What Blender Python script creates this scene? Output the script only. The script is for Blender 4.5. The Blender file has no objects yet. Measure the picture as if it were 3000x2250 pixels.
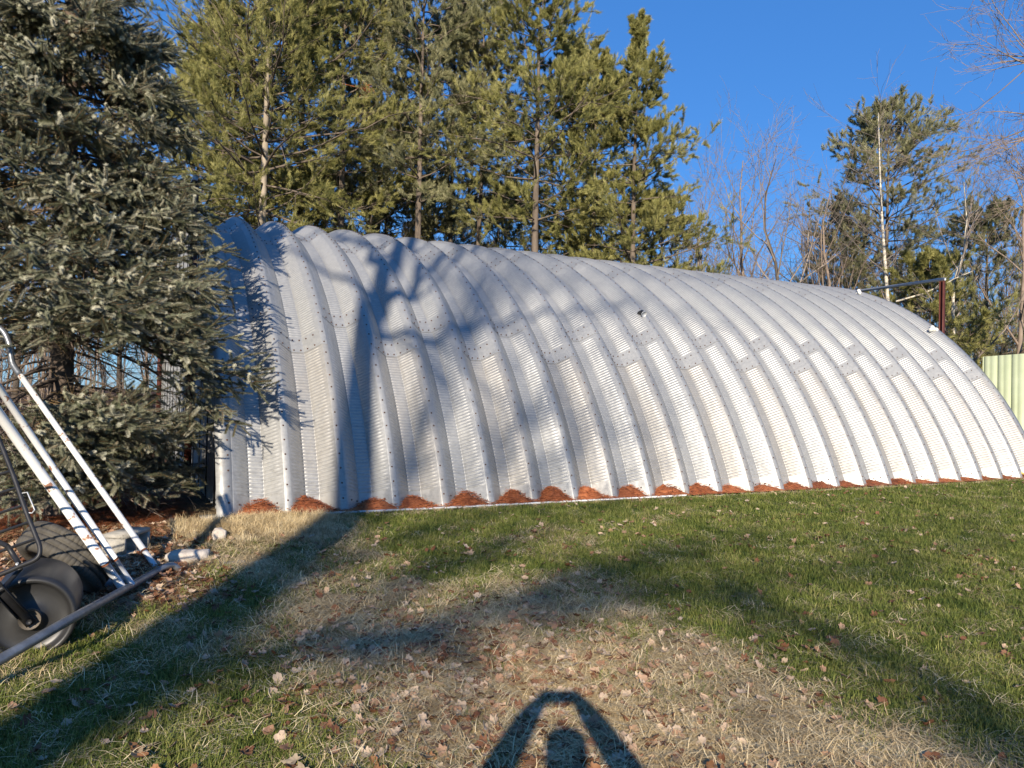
import bpy, math, random
import numpy as np
from mathutils import Vector, Matrix, Euler

rng = np.random.default_rng(7)
random.seed(7)
scene = bpy.context.scene
COL = scene.collection
PI = math.pi

# ------------------------------------------------------------------ camera
CAM = np.array([-1.13297522, -8.66453003, 1.35196328])
RT = np.array([0.89016142, -0.45512375, 0.02179474])
UP = np.array([-0.02551783, -0.00203766, 0.99967229])
FW = np.array([0.4549302, 0.89042586, 0.01342762])
FPX = 2287.65                      # focal length in pixels of the 3000 px wide photograph
cam_d = bpy.data.cameras.new('camera')
cam_d.sensor_width = 36.0
cam_d.lens = FPX / 3000 * 36.0
cam_d.clip_start = 0.02
cam_d.clip_end = 2000
cam = bpy.data.objects.new('camera', cam_d)
COL.objects.link(cam)
M = Matrix((( RT[0], UP[0], -FW[0], CAM[0]), (RT[1], UP[1], -FW[1], CAM[1]), (RT[2], UP[2], -FW[2], CAM[2]), (0, 0, 0, 1)))
cam.matrix_world = M
scene.camera = cam

# ------------------------------------------------------------------ light
SUN_EL = math.radians(20.8)
SHAD_AZ = math.radians(31.04)      # shadows run this far from +Y towards +X
SUN_DIR = np.array([-math.sin(SHAD_AZ) * math.cos(SUN_EL), -math.cos(SHAD_AZ) * math.cos(SUN_EL), math.sin(SUN_EL)])
world = bpy.data.worlds.new('World')
scene.world = world
world.use_nodes = True
wn, wl = world.node_tree.nodes, world.node_tree.links
wn.clear()
wo = wn.new('ShaderNodeOutputWorld')
bg = wn.new('ShaderNodeBackground')
sky = wn.new('ShaderNodeTexSky')
sky.sky_type = 'NISHITA'
sky.sun_disc = False
sky.sun_elevation = SUN_EL
sky.sun_rotation = math.atan2(SUN_DIR[0], SUN_DIR[1])
sky.altitude = 300
sky.air_density = 1.0
sky.dust_density = 0.15
sky.ozone_density = 3.0
hs = wn.new('ShaderNodeHueSaturation')
hs.inputs['Saturation'].default_value = 1.12
hs.inputs['Value'].default_value = 1.0
wl.new(sky.outputs[0], hs.inputs['Color'])
tint = wn.new('ShaderNodeMix'); tint.data_type = 'RGBA'; tint.blend_type = 'MULTIPLY'; tint.inputs[0].default_value = 1.0
tint.inputs[7].default_value = (0.66, 0.96, 1.26, 1)
wl.new(hs.outputs[0], tint.inputs[6])
even = wn.new('ShaderNodeMix'); even.data_type = 'RGBA'; even.inputs[0].default_value = 0.5
even.inputs[7].default_value = (0.50, 2.05, 5.9, 1)
wl.new(tint.outputs[2], even.inputs[6])
wl.new(even.outputs[2], bg.inputs['Color'])
bg.inputs['Strength'].default_value = 0.078
wl.new(bg.outputs[0], wo.inputs['Surface'])

sd = bpy.data.lights.new('sun', 'SUN')
sd.energy = 5.0
sd.angle = math.radians(0.53)
sd.color = (1.0, 0.885, 0.73)
sun = bpy.data.objects.new('sun', sd)
COL.objects.link(sun)
sun.rotation_euler = Vector(SUN_DIR.tolist()).to_track_quat('Z', 'Y').to_euler()
sun.location = (-20, -30, 20)

vs = scene.view_settings
vs.view_transform = 'Standard'
vs.look = 'None'
vs.gamma = 1.0
vs.use_curve_mapping = False
vs.exposure = 0.74
scene.cycles.max_bounces = 4
scene.cycles.diffuse_bounces = 2
scene.cycles.glossy_bounces = 2
scene.cycles.transmission_bounces = 2

# ------------------------------------------------------------------ helpers
def gz0(y):
    return -0.03 - 0.19 * np.clip((-np.asarray(y, float) - 0.3) / 5.7, 0, 1)

def ray(px, py):
    return FW + RT * ((px - 1500) / FPX) - UP * ((py - 1125) / FPX)

def at(px, py, depth):
    return CAM + ray(px, py) * depth

def on_ground(px, py, h=0.0):
    d = ray(px, py); t = 3.0
    for _ in range(50):
        t = (float(gz0(CAM[1] + d[1] * t)) + h - CAM[2]) / d[2]
    return CAM + d * t

def tag(o, label=None, cat=None, group=None, kind=None):
    if label: o['label'] = label
    if cat: o['category'] = cat
    if group: o['group'] = group
    if kind: o['kind'] = kind
    return o

def empty(name, loc, label, cat, group=None, kind=None):
    o = bpy.data.objects.new(name, None)
    o.location = [float(v) for v in loc]
    COL.objects.link(o)
    return tag(o, label, cat, group, kind)

def mesh(name, V, faces, mats, mi=None, smooth=False):
    """V (n,3); faces: list of index arrays each (m,k) with constant k."""
    V = np.asarray(V, np.float32)
    me = bpy.data.meshes.new(name)
    faces = [np.asarray(f, np.int32) for f in faces if len(f)]
    tot = np.concatenate([np.full(len(f), f.shape[1], np.int32) for f in faces]) if faces else np.zeros(0, np.int32)
    idx = np.concatenate([f.ravel() for f in faces]) if faces else np.zeros(0, np.int32)
    me.vertices.add(len(V)); me.vertices.foreach_set('co', V.ravel())
    me.loops.add(len(idx)); me.polygons.add(len(tot))
    me.loops.foreach_set('vertex_index', idx)
    st = np.concatenate([[0], np.cumsum(tot)[:-1]]).astype(np.int32) if len(tot) else np.zeros(0, np.int32)
    me.polygons.foreach_set('loop_start', st)
    me.polygons.foreach_set('loop_total', tot)
    if mi is not None: me.polygons.foreach_set('material_index', np.asarray(mi, np.int32))
    if smooth: me.polygons.foreach_set('use_smooth', np.ones(len(tot), bool))
    for m in (mats if isinstance(mats, (list, tuple)) else [mats]): me.materials.append(m)
    me.update(calc_edges=True)
    me.validate()
    return me

def link(name, me, parent=None, loc=None, rot=None, kind=None):
    o = bpy.data.objects.new(name, me)
    COL.objects.link(o)
    if parent is not None: o.parent = parent
    if loc is not None: o.location = [float(v) for v in loc]
    if rot is not None: o.rotation_euler = rot
    if kind: o['kind'] = kind
    return o

class MB:
    """collects pieces into one mesh"""
    def __init__(s): s.V = []; s.F = {}; s.MI = {}; s.n = 0
    def add(s, V, F, mi=0):
        V = np.asarray(V, float); F = np.asarray(F, int)
        s.V.append(V); s.F.setdefault(F.shape[1], []).append(F + s.n)
        s.MI.setdefault(F.shape[1], []).append(np.full(len(F), mi)); s.n += len(V)
        return s
    def data(s):
        ks = sorted(s.F)
        return np.concatenate(s.V), [np.concatenate(s.F[k]) for k in ks], np.concatenate([np.concatenate(s.MI[k]) for k in ks])
    def build(s, name, mats, parent=None, smooth=False, kind=None, loc=None):
        V, F, mi = s.data()
        if parent is not None and parent.type == 'EMPTY' and loc is None:
            V = V - np.array(parent.location)
        return link(name, mesh(name, V, F, mats, mi, smooth), parent, loc, kind=kind)
    def box(s, c, size, mi=0, R=None):
        c = np.asarray(c, float); h = np.asarray(size, float) / 2
        P = np.array([[x, y, z] for x in (-1, 1) for y in (-1, 1) for z in (-1, 1)], float) * h
        if R is not None: P = P @ np.asarray(R).T
        return s.add(P + c, [[0, 1, 3, 2], [4, 6, 7, 5], [0, 4, 5, 1], [2, 3, 7, 6], [0, 2, 6, 4], [1, 5, 7, 3]], mi)
    def tube(s, pts, r, n=10, mi=0, cap=True):
        V, F = tubes(np.asarray(pts, float)[None], np.broadcast_to(np.asarray(r, float), (len(pts),))[None], n)
        s.add(V, F, mi)
        if cap:
            K = len(pts); b = s.n - len(V)
            s.F.setdefault(n, []).append(np.array([[b + i for i in range(n)][::-1], [b + (K - 1) * n + i for i in range(n)]]))
            s.MI.setdefault(n, []).append(np.array([mi, mi]))
        return s

def tubes(P, R, n=4):
    """P (N,K,3) polylines, R (N,K) radii -> vertices, quads"""
    P = np.asarray(P, float); N, K, _ = P.shape
    T = np.gradient(P, axis=1)
    T /= np.linalg.norm(T, axis=2, keepdims=True) + 1e-12
    mean = P[:, -1] - P[:, 0]
    ref = np.where(np.abs(mean[:, 2:3]) > 0.8 * np.linalg.norm(mean, axis=1, keepdims=True), np.array([[1., 0.13, 0]]), np.array([[0.07, 0.05, 1.]]))
    A = np.cross(T, ref[:, None, :]); A /= np.linalg.norm(A, axis=2, keepdims=True) + 1e-12
    B = np.cross(T, A)
    a = np.arange(n) * 2 * PI / n
    V = P[:, :, None, :] + (A[:, :, None, :] * np.cos(a)[None, None, :, None] + B[:, :, None, :] * np.sin(a)[None, None, :, None]) * R[:, :, None, None]
    base = (np.arange(N) * K * n)[:, None, None] + (np.arange(K - 1) * n)[None, :, None] + np.arange(n)[None, None, :]
    nxt = (np.arange(N) * K * n)[:, None, None] + (np.arange(K - 1) * n)[None, :, None] + ((np.arange(n) + 1) % n)[None, None, :]
    F = np.stack([base, base + n, nxt + n, nxt], -1).reshape(-1, 4)
    return V.reshape(-1, 3), F

def unit(v): return v / (np.linalg.norm(v, axis=-1, keepdims=True) + 1e-12)

def spline(pts, m=6):
    """Catmull-Rom through pts"""
    P = np.asarray(pts, float); P = np.concatenate([[2 * P[0] - P[1]], P, [2 * P[-1] - P[-2]]])
    out = []
    for i in range(1, len(P) - 2):
        for t in np.linspace(0, 1, m, endpoint=False):
            out.append(0.5 * ((2 * P[i]) + (-P[i-1] + P[i+1]) * t + (2*P[i-1] - 5*P[i] + 4*P[i+1] - P[i+2]) * t*t + (-P[i-1] + 3*P[i] - 3*P[i+1] + P[i+2]) * t**3))
    out.append(P[-2])
    return np.array(out)

_perm = np.random.default_rng(3).random((64, 64))
def vnoise(x, y, s=1.0, o=0.0):
    x = np.asarray(x) * s + 100.3 + o; y = np.asarray(y) * s + 57.1 + o * 1.7
    xi = np.floor(x).astype(int); yi = np.floor(y).astype(int); fx = x - xi; fy = y - yi
    fx = fx * fx * (3 - 2 * fx); fy = fy * fy * (3 - 2 * fy)
    g = lambda a, b: _perm[a % 64, b % 64]
    return (g(xi, yi) * (1 - fx) + g(xi + 1, yi) * fx) * (1 - fy) + (g(xi, yi + 1) * (1 - fx) + g(xi + 1, yi + 1) * fx) * fy
def fbm(x, y, s=1.0, o=0.0):
    return (vnoise(x, y, s, o) * 4 + vnoise(x, y, s * 2.1, o + 3) * 2 + vnoise(x, y, s * 4.3, o + 9)) / 7
def sst(a, b, x):
    t = np.clip((x - a) / (b - a), 0, 1); return t * t * (3 - 2 * t)

# ------------------------------------------------------------------ materials
def newmat(name):
    m = bpy.data.materials.new(name); m.use_nodes = True
    nt = m.node_tree; b = nt.nodes['Principled BSDF']
    return m, nt, b
def noise(nt, scale, detail=3, rough=0.55, coord='Object', stretch=None):
    tc = nt.nodes.new('ShaderNodeTexCoord'); n = nt.nodes.new('ShaderNodeTexNoise')
    n.inputs['Scale'].default_value = scale; n.inputs['Detail'].default_value = detail; n.inputs['Roughness'].default_value = rough
    if coord == 'World':
        g = nt.nodes.new('ShaderNodeNewGeometry'); src = g.outputs['Position']
    else: src = tc.outputs[coord]
    if stretch:
        mp = nt.nodes.new('ShaderNodeMapping'); mp.inputs['Scale'].default_value = stretch
        nt.links.new(src, mp.inputs[0]); src = mp.outputs[0]
    nt.links.new(src, n.inputs['Vector'])
    return n.outputs['Fac']
def ramp(nt, fac, stops):
    r = nt.nodes.new('ShaderNodeValToRGB'); e = r.color_ramp.elements
    e[0].position, e[0].color = stops[0][0], (*stops[0][1], 1)
    e[1].position, e[1].color = stops[-1][0], (*stops[-1][1], 1)
    for p, c in stops[1:-1]:
        x = e.new(p); x.color = (*c, 1)
    nt.links.new(fac, r.inputs[0]); return r.outputs[0]
def mixc(nt, fac, a, b, mode='MIX'):
    m = nt.nodes.new('ShaderNodeMix'); m.data_type = 'RGBA'; m.blend_type = mode
    for s, v in ((m.inputs[0], fac), (m.inputs[6], a), (m.inputs[7], b)):
        if isinstance(v, bpy.types.NodeSocket): nt.links.new(v, s)
        elif isinstance(v, (int, float)): s.default_value = v
        else: s.default_value = (*v, 1)
    return m.outputs[2]
def mth(nt, op, a, b=None):
    m = nt.nodes.new('ShaderNodeMath'); m.operation = op
    for s, v in ((m.inputs[0], a), (m.inputs[1], b)):
        if v is None: continue
        if isinstance(v, bpy.types.NodeSocket): nt.links.new(v, s)
        else: s.default_value = v
    return m.outputs[0]
def bump(nt, b, h, strength=0.3, dist=0.01):
    n = nt.nodes.new('ShaderNodeBump'); n.inputs['Strength'].default_value = strength; n.inputs['Distance'].default_value = dist
    nt.links.new(h, n.inputs['Height']); nt.links.new(n.outputs[0], b.inputs['Normal'])
def simple(name, c1, c2, scale=8, rough=0.6, metal=0.0, bstr=0.15, bscale=40, spec=0.3, coord='Object', stretch=None):
    m, nt, b = newmat(name)
    nt.links.new(ramp(nt, noise(nt, scale, 5, coord=coord, stretch=stretch), [(0.3, c1), (0.7, c2)]), b.inputs['Base Color'])
    b.inputs['Roughness'].default_value = rough; b.inputs['Metallic'].default_value = metal
    b.inputs['Specular IOR Level'].default_value = spec
    if bstr: bump(nt, b, noise(nt, bscale, 4, coord=coord), bstr)
    return m
def foliage(name, dark, light, tips=None, spread=0.5, nscale=0.8, transl=0.15):
    m, nt, b = newmat(name)
    oi = nt.nodes.new('ShaderNodeObjectInfo')
    n = noise(nt, nscale, 3, coord='World')
    f = mth(nt, 'ADD', mth(nt, 'MULTIPLY', oi.outputs['Random'], spread), mth(nt, 'MULTIPLY', n, 1 - spread))
    c = ramp(nt, f, [(0.25, dark), (0.7, light)] if tips is None else [(0.25, dark), (0.6, light), (0.8, tips)])
    nt.links.new(c, b.inputs['Base Color'])
    b.inputs['Roughness'].default_value = 0.65; b.inputs['Specular IOR Level'].default_value = 0.25
    if transl:
        t = nt.nodes.new('ShaderNodeBsdfTranslucent'); nt.links.new(c, t.inputs['Color'])
        mx = nt.nodes.new('ShaderNodeMixShader'); mx.inputs[0].default_value = transl
        nt.links.new(b.outputs[0], mx.inputs[1]); nt.links.new(t.outputs[0], mx.inputs[2])
        nt.links.new(mx.outputs[0], nt.nodes['Material Output'].inputs['Surface'])
    return m

def galv(name, tan=0.0):
    m, nt, b = newmat(name)
    n1 = noise(nt, 1.3, 4, coord='World'); n2 = noise(nt, 22, 5, coord='World'); n3 = noise(nt, 5, 6, 0.65, coord='World', stretch=(1, 1, 0.35))
    base = ramp(nt, n2, [(0.3, (0.28, 0.284, 0.282)), (0.7, (0.35, 0.352, 0.345))])
    base = mixc(nt, mth(nt, 'MULTIPLY', n1, 0.5), base, (0.26, 0.263, 0.262))
    # chalky, dusty weathering: stronger low on the walls, where rain splashes
    g = nt.nodes.new('ShaderNodeNewGeometry'); sx = nt.nodes.new('ShaderNodeSeparateXYZ'); nt.links.new(g.outputs['Position'], sx.inputs[0])
    low = nt.nodes.new('ShaderNodeMapRange'); low.inputs['From Min'].default_value = 2.4; low.inputs['From Max'].default_value = 0.1
    nt.links.new(sx.outputs[2], low.inputs[0])
    dirt = mth(nt, 'MULTIPLY', low.outputs[0], ramp_f(nt, n3, 0.35, 0.75))
    base = mixc(nt, mth(nt, 'MULTIPLY', dirt, 0.55), base, (0.38, 0.37, 0.335))
    if tan:
        base = mixc(nt, mth(nt, 'MULTIPLY', ramp_f(nt, n3, 0.15, 0.6), tan), base, (0.295, 0.27, 0.235))
    grime = ramp_f(nt, noise(nt, 9, 7, 0.7, coord='World', stretch=(1.0, 1.0, 2.4)), 0.50, 0.70)
    gm = mth(nt, 'MULTIPLY', grime, mth(nt, 'MULTIPLY', low.outputs[0], 0.62))
    base = mixc(nt, gm, base, (0.17, 0.165, 0.155))
    nt.links.new(base, b.inputs['Base Color'])
    b.inputs['Metallic'].default_value = 0.3
    rr = nt.nodes.new('ShaderNodeMapRange'); rr.inputs['To Min'].default_value = 0.36; rr.inputs['To Max'].default_value = 0.55
    nt.links.new(n2, rr.inputs[0]); nt.links.new(rr.outputs[0], b.inputs['Roughness'])
    bump(nt, b, noise(nt, 2.6, 3, coord='World'), 0.9, 0.02)
    return m
def ramp_f(nt, fac, a, b_):
    r = nt.nodes.new('ShaderNodeMapRange'); r.inputs['From Min'].default_value = a; r.inputs['From Max'].default_value = b_
    nt.links.new(fac, r.inputs[0]); return r.outputs[0]

M_GALV = galv('galvanized_sheet')
M_TAN = galv('stained_galvanized_sheet', 0.5)
M_BOLT = simple('bolt_rust', (0.05, 0.03, 0.025), (0.12, 0.06, 0.045), 30, 0.6, 0.2)
M_CONC = simple('concrete', (0.36, 0.34, 0.30), (0.50, 0.47, 0.41), 9, 0.9, 0, 0.5, 60)
M_BLOCK = simple('block_concrete', (0.26, 0.245, 0.21), (0.42, 0.39, 0.33), 12, 0.95, 0, 0.8, 70)
M_STONE = simple('pale_stone', (0.38, 0.33, 0.27), (0.56, 0.50, 0.43), 14, 0.9, 0, 0.7, 50)
M_SLATE = simple('grey_slate', (0.13, 0.13, 0.135), (0.22, 0.22, 0.23), 14, 0.8, 0, 0.4, 50)
M_BROWNSTEEL = simple('brown_steel', (0.07, 0.022, 0.015), (0.11, 0.035, 0.025), 6, 0.5, 0.1)
M_PIPE = simple('galvanized_pipe', (0.42, 0.43, 0.44), (0.58, 0.59, 0.60), 12, 0.45, 0.2, 0.1)
M_DARKPIPE = simple('weathered_steel_pipe', (0.13, 0.14, 0.15), (0.25, 0.265, 0.28), 14, 0.42, 0.6, 0.15)
M_GREEN = simple('green_painted_sheet', (0.36, 0.40, 0.25), (0.43, 0.47, 0.31), 3, 0.5, 0.0, 0.05)
M_GREEN_D = simple('sheet_edge', (0.10, 0.12, 0.08), (0.14, 0.16, 0.11), 3, 0.5)
M_BLACKP = simple('black_plastic', (0.016, 0.016, 0.0165), (0.028, 0.0275, 0.027), 5, 0.42, 0.0, 0.06, 30, 0.5)
M_BLACKM = simple('black_painted_steel', (0.018, 0.018, 0.02), (0.035, 0.035, 0.037), 10, 0.45, 0.2, 0.1)
M_RUBBER = simple('tyre_rubber', (0.05, 0.045, 0.038), (0.095, 0.086, 0.07), 9, 0.85, 0, 0.3, 60)
M_BARK = simple('pine_bark', (0.07, 0.055, 0.042), (0.19, 0.15, 0.115), 5, 0.95, 0, 1.0, 14, coord='World', stretch=(1, 1, 0.3))
M_PALEBARK = simple('pale_pine_bark', (0.20, 0.165, 0.12), (0.38, 0.32, 0.245), 5, 0.95, 0, 0.8, 14, coord='World', stretch=(1, 1, 0.3))
M_TWIG = simple('dead_twig', (0.075, 0.055, 0.042), (0.15, 0.115, 0.09), 6, 0.95, 0, 0)
M_GREYTWIG = simple('grey_twig', (0.16, 0.13, 0.105), (0.28, 0.235, 0.20), 3, 0.95, 0, 0, coord='World')
M_REDTWIG = simple('reddish_twig', (0.17, 0.13, 0.10), (0.29, 0.225, 0.175), 3, 0.95, 0, 0, coord='World')
M_DARKTWIG = simple('dark_twig', (0.05, 0.04, 0.032), (0.11, 0.09, 0.07), 3, 0.95, 0, 0, coord='World')
M_BIRCH = simple('birch_bark', (0.34, 0.29, 0.22), (0.74, 0.68, 0.56), 9, 0.8, 0, 0.3, 20, coord='World', stretch=(1, 1, 3.0))
M_WHITEFOAM = simple('sealant_foam', (0.62, 0.60, 0.54), (0.75, 0.73, 0.68), 30, 0.9, 0, 0.5)
M_PINE = foliage('pine_needles', (0.11, 0.12, 0.038), (0.32, 0.30, 0.095), (0.48, 0.44, 0.18), 0.55, 0.5, 0.25)
M_PINE2 = foliage('pine_needles_grey', (0.11, 0.12, 0.06), (0.30, 0.29, 0.145), (0.45, 0.42, 0.24), 0.55, 0.5, 0.22)
M_SPRUCE = foliage('spruce_needles', (0.08, 0.088, 0.048), (0.25, 0.25, 0.165), (0.46, 0.44, 0.33), 0.6, 1.5, 0.0)
M_SPRUCETWIG = simple('spruce_twig', (0.16, 0.085, 0.04), (0.27, 0.15, 0.075), 8, 0.9, 0, 0)
M_GRASS = foliage('green_grass', (0.065, 0.098, 0.018), (0.20, 0.225, 0.048), (0.37, 0.33, 0.12), 0.45, 2.2, 0.3)
M_STRAW = foliage('dry_grass', (0.30, 0.215, 0.11), (0.60, 0.46, 0.25), (0.74, 0.61, 0.37), 0.6, 3.0, 0.0)
M_LEAF = foliage('dry_leaf', (0.14, 0.060, 0.030), (0.33, 0.20, 0.125), (0.46, 0.35, 0.25), 0.9, 3.0, 0.1)
M_NEEDLE = foliage('fallen_needles', (0.12, 0.036, 0.016), (0.36, 0.115, 0.043), (0.50, 0.19, 0.075), 0.3, 14.0, 0.05)

def painted_white():
    m, nt, b = newmat('chipped_white_paint')
    n = ramp_f(nt, noise(nt, 16, 6, 0.6, coord='World'), 0.60, 0.64)
    c = mixc(nt, n, (0.70, 0.69, 0.65), (0.26, 0.10, 0.04))
    c = mixc(nt, mth(nt, 'MULTIPLY', noise(nt, 40, 3, coord='World'), 0.25), c, (0.45, 0.43, 0.39))
    nt.links.new(c, b.inputs['Base Color']); b.inputs['Roughness'].default_value = 0.45
    return m
M_WHITE = painted_white()

# ------------------------------------------------------------------ geometry-node scattering (leaf-like stuff)
def inst_group():
    ng = bpy.data.node_groups.new('scatter', 'GeometryNodeTree')
    ng.interface.new_socket('Geometry', in_out='INPUT', socket_type='NodeSocketGeometry')
    ng.interface.new_socket('Geometry', in_out='OUTPUT', socket_type='NodeSocketGeometry')
    N, L = ng.nodes, ng.links
    gi = N.new('NodeGroupInput'); go = N.new('NodeGroupOutput')
    def attr(name, t):
        a = N.new('GeometryNodeInputNamedAttribute'); a.data_type = t; a.inputs[0].default_value = name; return a.outputs[0]
    sp = N.new('GeometryNodeSeparateGeometry'); sp.domain = 'POINT'
    L.new(gi.outputs[0], sp.inputs[0]); L.new(attr('proto', 'BOOLEAN'), sp.inputs[1])
    ip = N.new('GeometryNodeInstanceOnPoints')
    L.new(sp.outputs[1], ip.inputs['Points']); L.new(sp.outputs[0], ip.inputs['Instance'])
    e2r = N.new('FunctionNodeEulerToRotation'); L.new(attr('rot', 'FLOAT_VECTOR'), e2r.inputs[0])
    L.new(e2r.outputs[0], ip.inputs['Rotation']); L.new(attr('scl', 'FLOAT'), ip.inputs['Scale'])
    L.new(ip.outputs[0], go.inputs[0])
    return ng
NG = inst_group()

def scatter(name, proto, mats, pts, rot, scl, parent=None, kind=None, loc=(0, 0, 0)):
    V, F, mi = proto
    pts = np.asarray(pts, float) - np.asarray(loc, float); n = len(V); m = len(pts)
    me = mesh(name, np.concatenate([V, pts]), F, mats, mi)
    nv = len(me.vertices)
    assert nv == n + m
    pr = np.zeros(nv, bool); pr[:n] = True
    a = me.attributes.new('proto', 'BOOLEAN', 'POINT'); a.data.foreach_set('value', pr)
    r = np.zeros((nv, 3), np.float32); r[n:] = rot
    a = me.attributes.new('rot', 'FLOAT_VECTOR', 'POINT'); a.data.foreach_set('vector', r.ravel())
    s = np.ones(nv, np.float32); s[n:] = scl
    a = me.attributes.new('scl', 'FLOAT', 'POINT'); a.data.foreach_set('value', s)
    o = link(name, me, parent, None if parent else loc, kind=kind)
    md = o.modifiers.new('scatter', 'NODES'); md.node_group = NG
    return o

def dir_to_euler(D, roll):
    """rotation taking +Z to D with a random roll about it (XYZ euler)"""
    D = unit(np.asarray(D, float))
    ry = np.arccos(np.clip(D[:, 2], -1, 1)); rz = np.arctan2(D[:, 1], D[:, 0])
    # R = Rz(rz) Ry(ry) Rz(roll) -> matrix -> euler xyz
    cz, sz, cy, sy, cr, sr = np.cos(rz), np.sin(rz), np.cos(ry), np.sin(ry), np.cos(roll), np.sin(roll)
    m00 = cz * cy * cr - sz * sr; m10 = sz * cy * cr + cz * sr; m20 = -sy * cr
    m21 = sy * sr; m22 = cy; m01 = -cz * cy * sr - sz * cr; m11 = -sz * cy * sr + cz * cr
    ey = np.arcsin(np.clip(-m20, -1, 1)); ex = np.arctan2(m21, m22); ez = np.arctan2(m10, m00)
    return np.stack([ex, ey, ez], 1)

# ------------------------------------------------------------------ the ground
def soil_mask(x, y):      # bare, shaded soil under the spruce
    return sst(-0.15, -0.8, x + 0.4 * (fbm(x, y, 1.5, 5) - 0.5)) * sst(-3.3, -2.5, y + .3 * (fbm(x, y, 2.5, 8) - .5)) * sst(3, 1.5, y)
def green_mask(x, y):
    n = fbm(x, y, 0.9, 1); n2 = fbm(x, y, 3.1, 12)
    g = 0.35 + 0 * x
    right = sst(1.75, 2.6, x - 0.25 * (y + 5)) * 1.25; g = np.maximum(g, right)
    mid = sst(0.5, 1.5, x) * sst(-3.6, -2.8, y) * 1.0; g = np.maximum(g, mid)
    left = sst(0.2, -0.5, x) * sst(-3.2, -4.3, y) * 0.95; g = np.maximum(g, left)
    left2 = sst(0.4, -0.3, x) * sst(-1.6, -2.3, y) * 0.75; g = np.maximum(g, left2)
    straw = sst(-0.2, 0.3, x) * sst(2.6, 1.8, x) * sst(-2.7, -3.4, y); g = g * (1 - 0.75 * straw)
    s2 = sst(-0.7, -0.3, x) * sst(1.3, 0.8, x) * sst(-1.5, -1.0, y); g = g * (1 - 0.95 * s2)
    s3 = sst(1.6, 2.2, x) * sst(3.6, 2.6, x) * sst(-4.9, -5.6, y); g = g * (1 - 0.25 * s3)
    g = np.clip(g + (n - 0.5) * 1.1 + (n2 - 0.5) * 1.1, 0, 1)
    return g * (1 - soil_mask(x, y))
def leaf_mask(x, y):
    a = np.exp(-(((x - 0.75) / 1.0) ** 2 + ((y + 5.0) / 1.25) ** 2)) * 1.0
    b = 0.12 * sst(0.45, 0.7, fbm(x, y, 1.7, 31)) + 0.045
    c = 0.8 * soil_mask(x, y)
    return np.clip(a * (0.35 + 1.1 * fbm(x, y, 2.5, 41)) + b + c, 0, 1)
def gz(x, y):
    return gz0(y) + 0.03 * (fbm(x, y, 1.2, 71) - 0.5) * sst(0.0, -0.5, y) + 0.012 * (fbm(x, y, 7, 77) - 0.5) * sst(0.0, -0.3, y)

def axis(lo, hi, step, far, n):
    core = np.arange(lo, hi, step); g = np.geomspace(step * 3, far, n)
    return np.concatenate([(lo - g)[::-1], core, hi + g])
gx = axis(-3.5, 18, 0.08, 400, 22); gy = axis(-8, 1.5, 0.08, 400, 22)
X, Y = np.meshgrid(gx, gy); nx, ny = len(gx), len(gy)
Z = gz(X, Y)
i = np.arange(ny - 1)[:, None] * nx + np.arange(nx - 1)[None]
gF = np.stack([i, i + 1, i + nx + 1, i + nx], -1).reshape(-1, 4)
def ground_mat():
    m, nt, b = newmat('lawn_soil')
    a = nt.nodes.new('ShaderNodeAttribute'); a.attribute_name = 'zone'
    sc = nt.nodes.new('ShaderNodeSeparateColor'); nt.links.new(a.outputs['Color'], sc.inputs[0])
    n1 = noise(nt, 35, 6, 0.7, coord='World'); n2 = noise(nt, 9, 5, 0.6, coord='World')
    straw = ramp(nt, n1, [(0.3, (0.05, 0.036, 0.02)), (0.5, (0.15, 0.11, 0.065)), (0.7, (0.30, 0.235, 0.14))])
    grn = ramp(nt, n1, [(0.3, (0.030, 0.048, 0.010)), (0.7, (0.11, 0.145, 0.035))])
    soil = ramp(nt, n2, [(0.3, (0.035, 0.022, 0.013)), (0.55, (0.085, 0.045, 0.022)), (0.75, (0.17, 0.085, 0.038))])
    c = mixc(nt, sc.outputs[0], straw, grn)
    c = mixc(nt, sc.outputs[1], c, soil)
    nt.links.new(c, b.inputs['Base Color']); b.inputs['Roughness'].default_value = 0.95; b.inputs['Specular IOR Level'].default_value = 0.1
    bump(nt, b, n1, 0.9, 0.02)
    return m
gm = mesh('ground', np.stack([X, Y, Z], -1).reshape(-1, 3), [gF], ground_mat(), smooth=True)
zc = np.zeros((nx * ny, 4), np.float32)
far = sst(14, 20, X) * 0 + sst(1.0, 3.0, Y)
zc[:, 0] = (green_mask(X, Y) * (1 - far)).ravel(); zc[:, 1] = np.maximum(soil_mask(X, Y), far).ravel(); zc[:, 3] = 1
ca = gm.color_attributes.new('zone', 'FLOAT_COLOR', 'POINT'); ca.data.foreach_set('color', zc.ravel())
ground = link('ground', gm); tag(ground, 'lawn of mixed green and dry grass sloping gently from the metal building', None, None, 'structure')

# ------------------------------------------------------------------ the arched metal building
PITCH = 0.61; RAD = 6.6066; YC = 6.1936; ZC = -2.2993; PHI0 = 0.3555; NA = 24
ARC = (PI - 2 * PHI0) * RAD
BOLT0, BOLTS = 0.1504, 0.1775
barn = empty('arch_building', (0, 0, 0), 'long galvanized arched metal building with deep ribs across the lawn', 'building')
barn['kind'] = 'thing'

def arcpt(x, s, depth):
    ph = PHI0 + s / RAD; r = RAD - depth
    return np.stack([x + 0 * ph, YC - r * np.cos(ph), ZC + r * np.sin(ph)], -1)

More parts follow.
